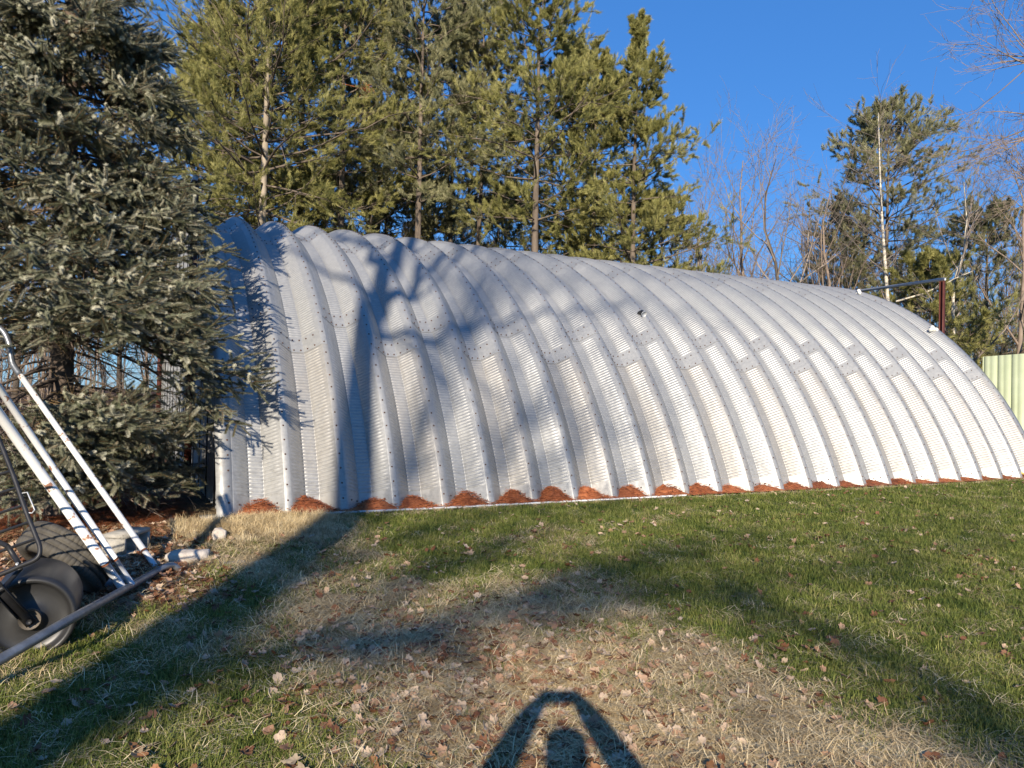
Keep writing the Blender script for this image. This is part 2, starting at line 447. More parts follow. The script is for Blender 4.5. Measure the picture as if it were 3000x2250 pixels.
# profile across one arch: (u, depth, corrugation weight, over-lap lift)
PROF = [(-0.034, 0.0, 0, 0), (0.0, 0.0, 0, 0), (0.034, 0.0, 0, 0), (0.040, 0.003, 0, 0), (0.072, 0.032, 0, 0), (0.082, 0.041, 1, 0), (0.13, 0.086, 1, 0), (0.185, 0.138, 1, 0), (0.214, 0.164, 1, 0), (0.219, 0.169, 0.2, 0),
        (0.225, 0.1755, 0.2, 0), (0.231, 0.177, 1, 0), (0.27, 0.1775, 1, 0), (0.34, 0.1775, 1, 0), (0.379, 0.177, 1, 0), (0.385, 0.1755, 0.2, 0), (0.391, 0.169, 0.2, 0),
        (0.396, 0.164, 1, 0), (0.425, 0.138, 1, 0), (0.48, 0.086, 1, 0), (0.528, 0.041, 1, 0), (0.540, 0.030, 0, 0), (0.570, 0.003, 0, 0.003), (0.576, 0.0, 0, 0.004), (0.61, 0.0, 0, 0.004), (0.641, 0.0, 0, 0.004), (0.645, 0.0, 0, 0.0005)]
def panel_mesh(name, L, smooth_lo, smooth_hi, base=False, mat=None):
    cp = 0.0444
    s_c = np.arange(smooth_lo, L - smooth_hi, cp / 6)
    s = np.unique(np.round(np.concatenate([np.linspace(0, smooth_lo, 5), s_c, np.linspace(s_c[-1], L, 4)]), 5))
    w = np.where((s > smooth_lo) & (s < s_c[-1]), 1.0, 0.0)
    ph = 2 * PI * (s - smooth_lo) / cp
    wave = (0.5 - 0.5 * np.cos(ph)) ** 1.8 * w * 0.0078           # raised ridges, flatter valleys
    pr = np.array(PROF); u, d, cw, lift = pr.T
    lap = 0.0045 * (1 - s / L)                                        # lower edge rides over the sheet beneath
    off = lift[None] + lap[:, None] + wave[:, None] * cw[None]
    # push along the local profile normal (mostly radial)
    du = np.gradient(u); dd = np.gradient(d); nn = np.hypot(du, dd)
    nu, nd = dd / nn, -du / nn * -1
    V = np.zeros((len(s), len(u), 3))
    uu = u[None] + off * (-(dd / nn))[None] * -1 * 1.0
    dep = d[None] - off * (du / nn)[None]
    phs = s / RAD
    r = RAD - dep
    V[..., 0] = uu; V[..., 1] = -r * np.cos(PHI0 + phs)[:, None]; V[..., 2] = r * np.sin(PHI0 + phs)[:, None]
    nr, nc = V.shape[:2]
    i = np.arange(nr - 1)[:, None] * nc + np.arange(nc - 1)[None]
    F = np.stack([i, i + 1, i + nc + 1, i + nc], -1).reshape(-1, 4)
    return mesh(name, V.reshape(-1, 3), [F], mat, smooth=False)
LAPZ = 0.27
pm_odd0 = panel_mesh('panel_base_short', 2.24 + 0.05, 0.24, 0.06, mat=M_GALV)
pm_even0 = panel_mesh('panel_base_long', 2.764 + 0.05, 0.24, 0.06, mat=M_GALV)
pm_mid = panel_mesh('panel_middle', 2.88 + 0.05, LAPZ, 0.06, mat=M_GALV)
pm_oddN = panel_mesh('panel_back_odd', ARC - 13.76, LAPZ, 0.2, mat=M_GALV)
pm_evenN = panel_mesh('panel_back_even', ARC - 14.284, LAPZ, 0.2, mat=M_GALV)
for k in range(NA):
    odd = k % 2 == 1
    st = [0, 2.24, 5.12, 8.0, 10.88, 13.76] if odd else [0, 2.764, 5.644, 8.524, 11.404, 14.284]
    ms = [pm_odd0 if odd else pm_even0, pm_mid, pm_mid, pm_mid, pm_mid, pm_oddN if odd else pm_evenN]
    for j, (s0, me) in enumerate(zip(st, ms)):
        o = link('panel', me, barn, (k * PITCH, YC, ZC), (-s0 / RAD, 0, 0))
        if j == 0 and odd:
            o.material_slots[0].link = 'OBJECT'; o.material_slots[0].material = M_TAN
            o['label'] = 'sheet stained dusty tan'
# bolts
def bolt_mesh(name, items):
    """items: (u, s, depth, normal-tilt)"""
    mb = MB(); n = 6; a = np.arange(n) * 2 * PI / n
    for (u, s, dep, tilt) in items:
        ph = PHI0 + s / RAD
        rad = np.array([0, -math.cos(ph), math.sin(ph)]); tan_ = np.array([0, math.sin(ph), math.cos(ph)]); ax = np.array([1., 0, 0])
        nrm = rad * math.cos(tilt) + ax * math.sin(tilt); e1 = ax * math.cos(tilt) - rad * math.sin(tilt)
        c = ax * u + rad * (RAD - dep)
        ring = [(e1 * math.cos(t) + tan_ * math.sin(t)) for t in a]
        V = [c + e * 0.0115 + nrm * 0.003 for e in ring] + [c + e * 0.0085 + nrm * 0.006 for e in ring] + [c + e * 0.006 + nrm * 0.013 for e in ring]
        mb.add(V, [[i, (i + 1) % n, n + (i + 1) % n, n + i] for i in range(n)] + [[n + i, n + (i + 1) % n, 2 * n + (i + 1) % n, 2 * n + i] for i in range(n)])
        mb.F.setdefault(n, []).append(np.array([[mb.n - n + i for i in range(n)]])); mb.MI.setdefault(n, []).append(np.array([0]))
    V, F, mi = mb.data()
    return mesh(name, V, F, M_BOLT, mi)
ridge_items = [(-0.008, BOLT0 + BOLTS * n, -0.006, 0) for n in range(int((ARC - 0.2) / BOLTS))]
rm = bolt_mesh('bolt_row', ridge_items)
for k in range(NA + 1):
    link('bolt_row', rm, barn, (k * PITCH, YC, ZC), kind='stuff')
sp_items = [(0.10, 0, 0.058, 0.75), (0.185, 0, 0.138, 0.75), (0.26, 0, 0.176, 0), (0.345, 0, 0.176, 0), (0.425, 0, 0.138, -0.75), (0.50, 0, 0.066, -0.75)]
def splice_items(starts, base):
    out = []
    for s0 in starts:
        out += [(u, s0 + 0.035, d - 0.006, t) for u, _, d, t in sp_items] + [(u, s0 + 0.035 + BOLTS, d - 0.006, t) for u, _, d, t in sp_items]
    if base: out += [(u, 0.14, d - 0.006, t) for u, _, d, t in sp_items]
    return out
so = bolt_mesh('splice_bolts_low', splice_items([2.24, 5.12, 8.0], False)); se = bolt_mesh('splice_bolts_high', splice_items([2.764, 5.644, 8.524], True))
for k in range(NA):
    link('splice_bolt_row', so if k % 2 else se, barn, (k * PITCH, YC, ZC), kind='stuff')

# end flanges (wide flat strip closing each end of the arch) and end walls of ribbed sheet
def strip(x0, x1, name, ext=0.0):
    s = np.linspace(0, ARC, 120); mb = MB()
    A = arcpt(x0, s, 0.002 - 0.0075); B = arcpt(x1, s, 0.002 - 0.0075); A2 = arcpt(x0, s, 0.014); B2 = arcpt(x1, s, 0.014)
    V = np.stack([A, B, B2, A2], 1).reshape(-1, 3); n = len(s)
    i = np.arange(n - 1)[:, None] * 4
    F = np.concatenate([np.stack([i[:, 0] + a, i[:, 0] + b, i[:, 0] + 4 + b, i[:, 0] + 4 + a], -1) for a, b in ((0, 1), (1, 2), (2, 3), (3, 0))])
    mb.add(V, F); return mb.build(name, M_GALV, barn)
strip(-0.135, 0.030, 'end_flange'); strip(NA * PITCH - 0.030, NA * PITCH + 0.12, 'end_flange')

def wall_sheet(x, sgn):
    y = 0.10
    while y < 2 * YC - 0.1:
        y1 = min(y + 0.92, 2 * YC - 0.08)
        # ribbed sheet cut to the arch
        ys = []; xs = []
        yy = y
        while yy < y1 - 0.01:
            for dy, dx in ((0, 0.03), (0.03, 0.03), (0.045, 0), (0.22, 0)):
                if yy + dy < y1: ys.append(yy + dy); xs.append(dx)
            yy += 0.23
        ys.append(y1); xs.append(0.03 if xs[-1] else 0.0)
        ys = np.array(ys); xs = np.array(xs)
        top = ZC + np.sqrt(np.maximum((RAD - 0.03) ** 2 - (ys - YC) ** 2, 0))
        top = np.maximum(top, 0.02)
        n = len(ys)
        V = np.concatenate([np.stack([x + sgn * xs, ys, 0 * ys - 0.02], 1), np.stack([x + sgn * xs, ys, top], 1)])
        F = [[i, i + 1, n + i + 1, n + i] for i in range(n - 1)]
        mb = MB(); mb.add(V, F); mb.build('wall_sheet', M_GALV, barn)
        y = y1 + 0.004
wall_sheet(-0.03, -1); wall_sheet(NA * PITCH + 0.03, 1)

# brown steel posts and galvanized header pipes of the end doors
for (x, ya) in ((-0.24, 2.35), (15.1, 2.35)):
    mb = MB()
    for dy in (-0.04, 0.04): mb.box((x, ya + dy, 1.99), (0.09, 0.010, 4.14))
    mb.box((x, ya, 1.99), (0.010, 0.070, 4.14))
    mb.build('door_post', M_BROWNSTEEL, barn)
    mb = MB(); mb.tube([(x, ya - 0.06, 4.10), (x, ya + 7.6, 4.02)], 0.036, 12); mb.build('header_pipe', M_PIPE, barn, smooth=True)
    mb = MB()
    for dy in (-0.04, 0.04): mb.box((x, ya + 7.6 + dy, 1.97), (0.09, 0.010, 4.0))
    mb.box((x, ya + 7.6, 1.97), (0.010, 0.070, 4.0)); mb.build('door_post', M_BROWNSTEEL, barn)

# footing and the thin galvanized rail lying in front of it
mb = MB(); mb.box((7.33, 0.165, -0.13), (15.2, 0.45, 0.212)); fo = mb.build('footing', M_CONC, barn)
mb = MB(); mb.tube([(0.16, -0.10, 0.005), (2.6, -0.105, 0.000), (6.0, -0.10, 0.004)], 0.014, 8); mb.build('edge_rail', M_PIPE, barn, smooth=True)

# dark vent elbow, sealant dabs
def surf(k_u, s, out=0.0):
    x = k_u * PITCH; return arcpt(x, s, -out)
def find_surf(px, py, dep):
    """where the pixel's ray meets the cylinder at the given depth below the ridges"""
    d = ray(px, py); r = RAD - dep
    oy, oz = CAM[1] - YC, CAM[2] - ZC
    a = d[1]**2 + d[2]**2; b = 2 * (oy * d[1] + oz * d[2]); c = oy*oy + oz*oz - r*r
    t = (-b - math.sqrt(b*b - 4*a*c)) / (2*a)
    P = CAM + d * t; n = np.array([0, P[1] - YC, P[2] - ZC]); return P, n / np.linalg.norm(n)
P, n = find_surf(1871, 924, 0.06)
mb = MB()
mb.tube([P - n * 0.04, P + n * 0.05, P + n * 0.085 + np.array([0.0, -0.03, -0.02]), P + n * 0.085 + np.array([0, -0.085, -0.05])], [0.038, 0.038, 0.042, 0.042], 12)
ve = mb.build('vent_elbow', M_BLACKP, barn, smooth=True)
mb = MB(); c = P + n * 0.085 + np.array([0, -0.088, -0.052]); mb.tube([c, c + np.array([0, -0.012, -0.007])], [0.050, 0.050], 12); mb.build('vent_rim', M_PIPE, ve, smooth=True, loc=(0, 0, 0))
for (px, py) in ((2516, 858), (2732, 967)):
    P, n = find_surf(px, py, 0.02); r_ = np.random.default_rng(px); mb = MB()
    for q in range(7):
        c = P + n * 0.02 + r_.normal(0, 0.035, 3) * np.array([1, 1, .6])
        u = np.linspace(0, PI, 6); v = np.linspace(0, 2 * PI, 8, endpoint=False)
        S = np.array([[math.sin(a) * math.cos(b), math.sin(a) * math.sin(b), math.cos(a)] for a in u for b in v]) * 0.045 * (1 + r_.normal(0, .1, (48, 1)))
        i = [[a * 8 + b, a * 8 + (b + 1) % 8, (a + 1) * 8 + (b + 1) % 8, (a + 1) * 8 + b] for a in range(5) for b in range(8)]
        mb.add(S + c, i)
    mb.build('sealant_dab', M_WHITEFOAM, barn, smooth=True)

# green ribbed sheet beyond the far end
gs = empty('sheet_panel', (15.4, 1.2, -0.05), 'pale green ribbed metal sheet standing upright behind the building right end', 'metal sheet')
A = np.array([15.4, 1.59, 0]); B = np.array([15.62, 0.86, 0]); D = unit(B - A); Nn = np.array([D[1], -D[0], 0]) * 1.0
Lw = float(np.linalg.norm(B - A)); us = []; ds = []
for q in range(4):
    u0 = q * Lw / 3.0
    for du, dn in ((-0.022, 0), (-0.012, 0.025), (0.012, 0.025), (0.022, 0)):
        us.append(u0 + du); ds.append(dn)
    if q < 3:
        for du, dn in ((0.09, 0.0), (0.10, 0.006), (0.13, 0.006), (0.14, 0.0)): us.append(u0 + du); ds.append(dn)
us = np.array(us); ds = np.array(ds); n = len(us)
ztop = 2.38 + 0.05 * us / Lw
lo = A[None] + D[None] * us[:, None] - Nn[None] * ds[:, None] * 1; hi = lo.copy(); lo[:, 2] = -0.05; hi[:, 2] = ztop
V = np.concatenate([lo, hi, lo + Nn * 0.002, hi + Nn * 0.002])
F = [[i, i + 1, n + i + 1, n + i] for i in range(n - 1)] + [[2*n + i, 3*n + i, 3*n + i + 1, 2*n + i + 1] for i in range(n - 1)] + [[n + i, n + i + 1, 3*n + i + 1, 3*n + i] for i in range(n - 1)] + [[0, n, 3*n, 2*n], [n-1, 2*n-1, 4*n-1, 3*n-1][::-1]]
mb = MB(); mb.add(V, F); mb.build('sheet', M_GREEN, gs)
mb = MB(); e = A + D * (Lw + 0.035); mb.box((e[0], e[1], 1.17), (0.03, 0.03, 2.46)); mb.build('edge_trim', M_GREEN_D, gs)
gs2 = MB(); gs2.box((16.1, 0.2, 0.55), (0.9, 0.05, 1.35)); o = gs2.build('metal_bin', M_PIPE); tag(o, 'small grey metal bin just showing at the right edge beyond the building', 'bin')

# poles lying against the building at the far right
mb = MB(); mb.tube([at(2929, 1366, 15.3), at(2962, 1376, 15.0)], 0.008, 6); mb.tube([at(2955, 1374, 15.05), at(3060, 1408, 14.4)], 0.022, 8); o = mb.build('yellow_pole', simple('yellow_plastic', (0.60, 0.42, 0.12), (0.72, 0.52, 0.18), 6, 0.5)); tag(o, 'yellow pole leaning at the right foot of the metal building', 'pole')
mb = MB(); mb.tube([at(2929, 1379, 15.2), at(3050, 1424, 14.3)], 0.012, 6); o = mb.build('dark_pole', M_BLACKM); tag(o, 'thin dark pole lying beneath the yellow one by the metal building', 'pole')

# ------------------------------------------------------------------ pine-needle drifts in the troughs
def drift(k):
    r_ = np.random.default_rng(100 + k); fade = (1.0 if k < 10 else 0.8 if k < 14 else 0.5 if k < 18 else 0.28) * r_.uniform(.62, 1.1); cxo = r_.normal(.30, .05); wd = r_.uniform(.15, .22)
    e = empty('needle_drift', (k * PITCH + 0.305, -0.02, 0.0), None, 'needle drift', 'pine needle drifts in the roof troughs')
    n = 9; gxx = np.linspace(0.02, 0.60, 16); gyy = np.linspace(-0.11, 0.20, n)
    Xg, Yg = np.meshgrid(gxx, gyy)
    hh = (0.14 * fade * np.exp(-((Xg - cxo) / wd) ** 2) * sst(-0.12, 0.07, Yg) * (0.55 + 0.9 * fbm(Xg, Yg, 14, k))) * r_.uniform(.75, 1.1) + 0.004
    V = np.stack([Xg + k * PITCH, Yg, hh], -1).reshape(-1, 3); i = np.arange(n - 1)[:, None] * 16 + np.arange(15)[None]
    F = np.stack([i, i + 1, i + 17, i + 16], -1).reshape(-1, 4)
    mb = MB(); mb.add(V, F); mb.build('mound', M_NEEDLE, e, smooth=True)
    m = int(420 * fade) if k < 8 else int(200 * fade)
    x = np.clip(r_.normal(0.3, 0.16, m), 0.0, 0.61); y = r_.uniform(-0.13, 0.18, m)
    z = 0.13 * fade * np.exp(-((x - cxo) / wd) ** 2) * sst(-0.12, 0.07, y) + r_.uniform(0, 0.02, m) + 0.002
    a = r_.uniform(0, 2 * PI, m); L = r_.uniform(0.05, 0.11, m); tilt = r_.normal(0.05, 0.25, m)
    D = np.stack([np.cos(a) * np.cos(tilt), np.sin(a) * np.cos(tilt) * .7, np.sin(tilt)], 1)
    c = np.stack([x + k * PITCH, y, z + 0.008], 1); w = np.cross(D, r_.normal(0, 1, (m, 3))); w = unit(w) * 0.0022
    A = c - D * L[:, None] / 2; B = c + D * L[:, None] / 2; A[:, 2] = np.maximum(A[:, 2], 0.0)
    V = np.stack([A - w, A + w, B + w, B - w], 1).reshape(-1, 3); F = np.arange(4 * m).reshape(-1, 4)
    mb = MB(); mb.add(V, F); mb.build('loose_needles', M_NEEDLE, e, kind='stuff')
    ordn = ['first', 'second', 'third', 'fourth', 'fifth', 'sixth', 'seventh', 'eighth', 'ninth', 'tenth', 'eleventh', 'twelfth', 'thirteenth', 'fourteenth', 'fifteenth', 'sixteenth', 'seventeenth', 'eighteenth', 'nineteenth', 'twentieth', 'twenty-first', 'twenty-second', 'twenty-third', 'twenty-fourth'][k]
    e['label'] = 'rust red pine needle drift at the foot of the %s metal trough from the left' % ordn
for k in range(NA): drift(k)

# ------------------------------------------------------------------ the white and grey tube frame at the left
fr = empty('tube_frame', on_ground(370, 1715), 'tipped steel tube frame of white poles on a long grey bottom rail', 'metal frame')
G0 = at(-260, 2082, 3.45); G1 = at(0, 1933, 3.80); G2 = at(211, 1812, 4.28); G3 = at(362, 1728, 5.28); G4 = at(448, 1680, 5.85); G5 = on_ground(498, 1656, 0.06); G6 = G5 + np.array([0.07, 0.03, -0.045])
mb = MB(); mb.tube(spline([G0, G1, G2, G3, G4, G5, G6], 6), 0.026, 14); mb.build('bottom_rail', M_DARKPIPE, fr, smooth=True)
def pole(px0, py0, d0, px1, py1, d1, r, ext, name='pole', split=0.13):
    A = at(px0, py0, d0); B = at(px1, py1, d1); U = B - A; A = A - U * ext
    C = B - unit(U) * 0.22
    mb = MB(); mb.tube([A, A + (C - A) * .5, C], r, 14); p = mb.build(name, M_WHITE, fr, smooth=True)
    mb = MB(); mb.tube([C - unit(U) * 0.004, C + unit(U) * 0.012], r * 1.03, 14); q = mb.build('rust_band', simple('rust', (0.12, 0.04, 0.02), (0.24, 0.09, 0.04), 30, 0.9), p, smooth=True, loc=(0, 0, 0)); q.location = (0, 0, 0); 
    V = np.array([v.co[:] for v in q.data.vertices]) - np.array(fr.location)
    q.data.vertices.foreach_set('co', V.astype(np.float32).ravel())
    mb = MB(); mb.tube([C, B + unit(U) * 0.015], r * 0.90, 14); mb.build('sleeve', M_PIPE, fr, smooth=True)
    return A, B, unit(U)
A1, B1, U1 = pole(-12, 1200, 4.75, 358, 1722, 5.32, 0.030, 0.35)
A2, B2, U2 = pole(40, 1200, 4.85, 384, 1708, 5.42, 0.022, 0.35)
A3, B3, U3 = pole(60, 1100, 6.95, 464, 1672, 6.19, 0.0245, 0.0)
K = np.array([at(-80, 930, 7.0), at(0, 962, 7.0), at(28, 1010, 7.0), at(36, 1062, 6.98), at(60, 1100, 6.95)])
mb = MB(); mb.tube(spline(K, 6), 0.026, 12); mb.build('bent_tube', M_DARKPIPE, fr, smooth=True)
mb = MB(); lp = B1 - U1 * 0.10; toc = unit(CAM - lp); w = unit(np.cross(U1, toc)); R = np.stack([U1, w, toc], 1)
mb.box(lp + toc * 0.0305 + w * -0.006, (0.10, 0.016, 0.001), 0, R)
lb = mb.build('sticker', simple('white_sticker', (0.68, 0.68, 0.68), (0.75, 0.75, 0.75), 5, 0.5), fr)
mb = MB()
for q in range(7): mb.box(lp + toc * 0.0315 + w * -0.006 + U1 * (-0.04 + q * 0.0125), (0.006, 0.009 - 0.003 * (q % 2), 0.0006), 0, R)
mb.build('sticker_print', M_BLACKM, fr)

# ------------------------------------------------------------------ lawn roller, tyre, black rack
rl = empty('lawn_roller', on_ground(87, 1905), 'black plastic lawn roller drum behind the grey bottom rail', 'lawn roller')
h0 = at(87, 1815, 4.30); h1 = at(122, 1747, 4.86); ax = unit(h1 - h0); ax[2] = 0; ax = unit(ax); Lr = 0.58
e1 = np.array([-ax[1], ax[0], 0]); e2 = np.array([0, 0, 1.])
prof = [(0.0, 0.030), (0.055, 0.030), (0.06, 0.040), (0.10, 0.048), (0.14, 0.050), (0.175, 0.044), (0.190, 0.034), (0.196, 0.012), (0.200, 0.004), (0.214, 0.0), (0.226, 0.008), (0.232, 0.06), (0.232, 0.30), (0.232, Lr - 0.05), (0.225, Lr - 0.01), (0.2, Lr), (0.0, Lr)]
n = 56; V = []; 
for (r_, d_) in prof:
    for q in range(n):
        a = 2 * PI * q / n; V.append(h0 + ax * d_ + (e1 * math.cos(a) + e2 * math.sin(a)) * max(r_, 1e-4))
F = [[i * n + j, i * n + (j + 1) % n, (i + 1) * n + (j + 1) % n, (i + 1) * n + j] for i in range(len(prof) - 1) for j in range(n)]
mb = MB(); mb.add(V, F); mb.build('drum', M_BLACKP, rl, smooth=True)
mb = MB(); mb.tube([h0 - ax * 0.01, h0 + ax * 0.05], 0.055, 20); mb.build('hub', simple('brown_steel_hub', (0.13, 0.11, 0.09), (0.22, 0.19, 0.15), 20, 0.6, 0.4), rl, smooth=True)
mb = MB(); mb.tube([h0 - ax * 0.05, h0 + ax * 0.02], 0.016, 6); mb.build('axle', M_BLACKM, rl)
armA = at(-160, 1560, 3.95); armB = h0 - ax * 0.035
u = unit(armB - armA); sd_ = unit(np.cross(u, ax)); R = np.stack([u, ax, sd_], 1)
mb = MB(); mb.box((armA + armB) / 2, (np.linalg.norm(armB - armA) + 0.05, 0.012, 0.055), 0, R); mb.box((armA + armB) / 2 + sd_ * 0.026 - ax * 0.012, (np.linalg.norm(armB - armA) - 0.1, 0.03, 0.006), 0, R)
mb.box((armA + armB) / 2 - sd_ * 0.026 - ax * 0.012, (np.linalg.norm(armB - armA) - 0.1, 0.03, 0.006), 0, R); mb.build('tow_arm', M_BLACKM, rl)
mb = MB(); mb.tube([at(9, 1723, 4.15), at(62, 1664, 4.25)], 0.012, 8); mb.tube([at(-70, 1760, 4.05), at(9, 1723, 4.15)], 0.012, 8); mb.build('brace', M_BLACKM, rl)

ty = empty('tyre', on_ground(230, 1740), 'worn car tyre leaning behind the black roller drum', 'tyre')
tc = at(190, 1690, 5.35); tn = unit(-FW * 0.60 - RT * 0.34 + np.array([0, 0, -0.70]))
t1 = unit(np.cross(tn, np.array([0, 0, 1.]))); t2 = np.cross(t1, tn)
def tyre_prof():
    return [(0.190, -0.080), (0.205, -0.098), (0.25, -0.106), (0.285, -0.098), (0.302, -0.084), (0.311, -0.070), (0.3135, -0.048), (0.300, -0.047), (0.300, -0.039), (0.314, -0.038), (0.316, -0.011), (0.302, -0.010), (0.302, 0.004), (0.316, 0.005), (0.314, 0.032), (0.300, 0.033), (0.300, 0.041), (0.3135, 0.042), (0.311, 0.070), (0.302, 0.084), (0.285, 0.098), (0.25, 0.106), (0.205, 0.098), (0.190, 0.080)]
pr = np.array(tyre_prof()); n = 288; V = np.zeros((len(pr), n, 3)); a = np.arange(n) * 2 * PI / n
for j, (r_, w_) in enumerate(pr):
    tread = 0.298 < r_ and abs(w_) > 0.044
    rr = r_ - (0.011 * ((np.arange(n) % 5) == 0) if tread else 0) - (0.004 * ((np.arange(n) % 7) == 3) if 0.312 < r_ and abs(w_) < 0.05 else 0)
    V[j] = tc + tn * w_ + (t1[None] * np.cos(a)[:, None] + t2[None] * np.sin(a)[:, None]) * np.broadcast_to(rr, (n,))[:, None]
F = [[j * n + q, j * n + (q + 1) % n, ((j + 1) % len(pr)) * n + (q + 1) % n, ((j + 1) % len(pr)) * n + q] for j in range(len(pr)) for q in range(n)]
dz = float(V[..., 2].min()) - float(gz0(tc[1])); V[..., 2] -= min(dz, 0)
mb = MB(); mb.add(V.reshape(-1, 3), F); mb.build('rubber', M_RUBBER, ty)

rk = empty('cargo_rack', at(60, 1690, 4.2), 'black steel ladder-like rack propped at the left edge by the drum', 'rack')
dR = 4.15
def rp(x, y): return at(x, y, dR + (1690 - y) * 0.0006)
rail = spline([rp(-10, 1270), rp(38, 1390), rp(77, 1500), rp(102, 1563), rp(117, 1605), rp(108, 1636), rp(62, 1657), rp(0, 1684), rp(-150, 1745), rp(-330, 1800)], 6)
mb = MB(); mb.tube(rail, 0.0125, 10); mb.build('rail', M_BLACKM, rk, smooth=True)
for (a_, b_) in (((10, 1329), (-300, 1400)), ((31, 1381), (-300, 1470)), ((51, 1429), (-300, 1535)), ((70, 1480), (-300, 1600)), ((88, 1529), (-300, 1665)), ((107, 1578), (-300, 1722))):
    mb = MB(); mb.tube([rp(*a_), rp(*b_)], 0.0078, 8); mb.build('rung', M_BLACKM, rk, smooth=True)
mb = MB(); mb.tube([rp(62, 1446), rp(80, 1442), rp(102, 1494), rp(94, 1503), rp(80, 1502)], 0.0035, 6); mb.build('wire_clip', M_PIPE, rk)
mb = MB(); mb.tube([rp(22, 1600), rp(55, 1650)], 0.014, 8); mb.tube([rp(-60, 1560), rp(22, 1600)], 0.014, 8); mb.build('bracket', M_BLACKM, rk)
mb = MB(); c = rp(55, 1650); mb.tube([c - FW * 0.018, c - FW * 0.010], 0.008, 8); mb.build('bolt_head', M_PIPE, rk)

# cinder block
cb = empty('cinder_block', on_ground(395, 1615), 'weathered concrete cinder block with open cores under the spruce', 'concrete block')
P0 = on_ground(338, 1652); P1 = on_ground(462, 1600); U = unit(P1 - P0); U[2] = 0; U = unit(U); W = np.array([-U[1], U[0], 0.]); Zz = np.array([0, 0, 1.])
c = (P0 + P1) / 2 + W * 0.10 + Zz * 0.10
mb = MB(); R = np.stack([U, W, Zz], 1)
for (cu, su, cz_, sz_) in ((-0.182, 0.036, 0, 0.128), (0, 0.036, 0, 0.128), (0.182, 0.036, 0, 0.128)):
    mb.box(c + U * cu, (su, 0.19, 0.126), 0, R)
mb.box(c + Zz * 0.08, (0.40, 0.19, 0.034), 0, R); mb.box(c - Zz * 0.08, (0.40, 0.19, 0.034), 0, R)
mb.build('shell', M_BLOCK, cb)

def rock(name, px, py, sx, sy, sz, mat, label, rot=0.0, seed=1, flat=0.5):
    P = on_ground(px, py); r_ = np.random.default_rng(seed)
    u = np.linspace(0, PI, 9); v = np.linspace(0, 2 * PI, 14, endpoint=False); V = []
    for a in u:
        for b in v:
            k = 1 + 0.18 * (vnoise(math.cos(b) * math.sin(a), math.sin(b) * math.sin(a) + math.cos(a), 2.0, seed) - 0.5) * 2
            d = np.array([math.sin(a) * math.cos(b), math.sin(a) * math.sin(b), math.cos(a)])
            d = np.sign(d) * np.abs(d) ** flat
            V.append(d * np.array([sx, sy, sz]) * k)
    V = np.array(V); c, s = math.cos(rot), math.sin(rot); V = V @ np.array([[c, s, 0], [-s, c, 0], [0, 0, 1]])
    i = [[a * 14 + b, a * 14 + (b + 1) % 14, (a + 1) * 14 + (b + 1) % 14, (a + 1) * 14 + b] for a in range(8) for b in range(14)]
    mb = MB(); mb.add(V, i); o = mb.build(name, mat, None, loc=(P[0], P[1], P[2] + sz * 0.45)); tag(o, label, 'rock')
    return o
rock('flat_stone', 548, 1640, 0.185, 0.085, 0.055, M_STONE, 'long pale flat stone beside the end of the grey rail', 0.15, 2, 0.6)
rock('slate_piece', 688, 1650, 0.10, 0.055, 0.012, M_SLATE, 'thin dark grey slate piece in the grass right of the pale stone', 0.25, 3, 0.7)
rock('small_stone', 590, 1655, 0.03, 0.02, 0.018, M_STONE, 'thumb-sized pale stone at the right tip of the flat stone', 0.6, 5)
rock('base_stone', 640, 1582, 0.06, 0.05, 0.075, M_STONE, 'squarish pale stone under the building left corner', 0.1, 6, 0.5)
rock('dark_slab', 330, 1712, 0.13, 0.10, 0.03, M_SLATE, 'dark grey slab half hidden between tyre and white poles', 0.4, 8, 0.5)

# ------------------------------------------------------------------ plants: generic growth
def grow(P, R, per, t0, t1, ang, ang_sd, lratio, lsd, r_, K=5, up=0.0, rratio=0.5, wig=0.08, taper=0.85, lend=0.5, minr=0.002):
    """children of polylines P (N,K0,3) with radii R; returns child P, R"""
    N, K0, _ = P.shape
    par = np.repeat(np.arange(N), per); M_ = len(par)
    t = np.clip((np.tile(np.arange(per), N) + r_.random(M_)) / per, 0, 1) * (t1 - t0) + t0
    f = t * (K0 - 1); i0 = np.minimum(f.astype(int), K0 - 2); fr_ = (f - i0)[:, None]
    A = P[par, i0]; B = P[par, i0 + 1]; org = A + (B - A) * fr_; D = unit(B - A)
    plen = np.linalg.norm(np.diff(P, axis=1), axis=2).sum(1)[par]
    rad = R[par, i0] * (1 - fr_[:, 0]) + R[par, i0 + 1] * fr_[:, 0]
    q = r_.normal(0, 1, (M_, 3)); q = unit(q - (q * D).sum(1, keepdims=True) * D)
    an = r_.normal(ang, ang_sd, M_)[:, None]
    d0 = unit(D * np.cos(an) + q * np.sin(an))
    L = plen * lratio * (1 - lend * t) * np.exp(r_.normal(0, lsd, M_))
    pts = [org]; d = d0
    for j in range(1, K):
        d = unit(d + r_.normal(0, wig, (M_, 3)) + np.array([0, 0, up]) )
        pts.append(pts[-1] + d * (L / (K - 1))[:, None])
    CP = np.stack(pts, 1); r0 = np.maximum(rad * rratio, minr)
    CR = r0[:, None] * (1 - taper * np.linspace(0, 1, K))[None]
    return CP, np.maximum(CR, minr * 0.6)

def trunk_line(H, r0, r_, lean=(0, 0), K=9, wig=0.02, top=0.15):
    z = np.linspace(0, 1, K); P = np.stack([lean[0] * z * H, lean[1] * z * H, z * H], 1); P[1:-1, :2] += np.cumsum(r_.normal(0, wig * H / K, (K - 2, 2)), 0)
    return P[None], (r0 * (1 - (1 - top) * z))[None]

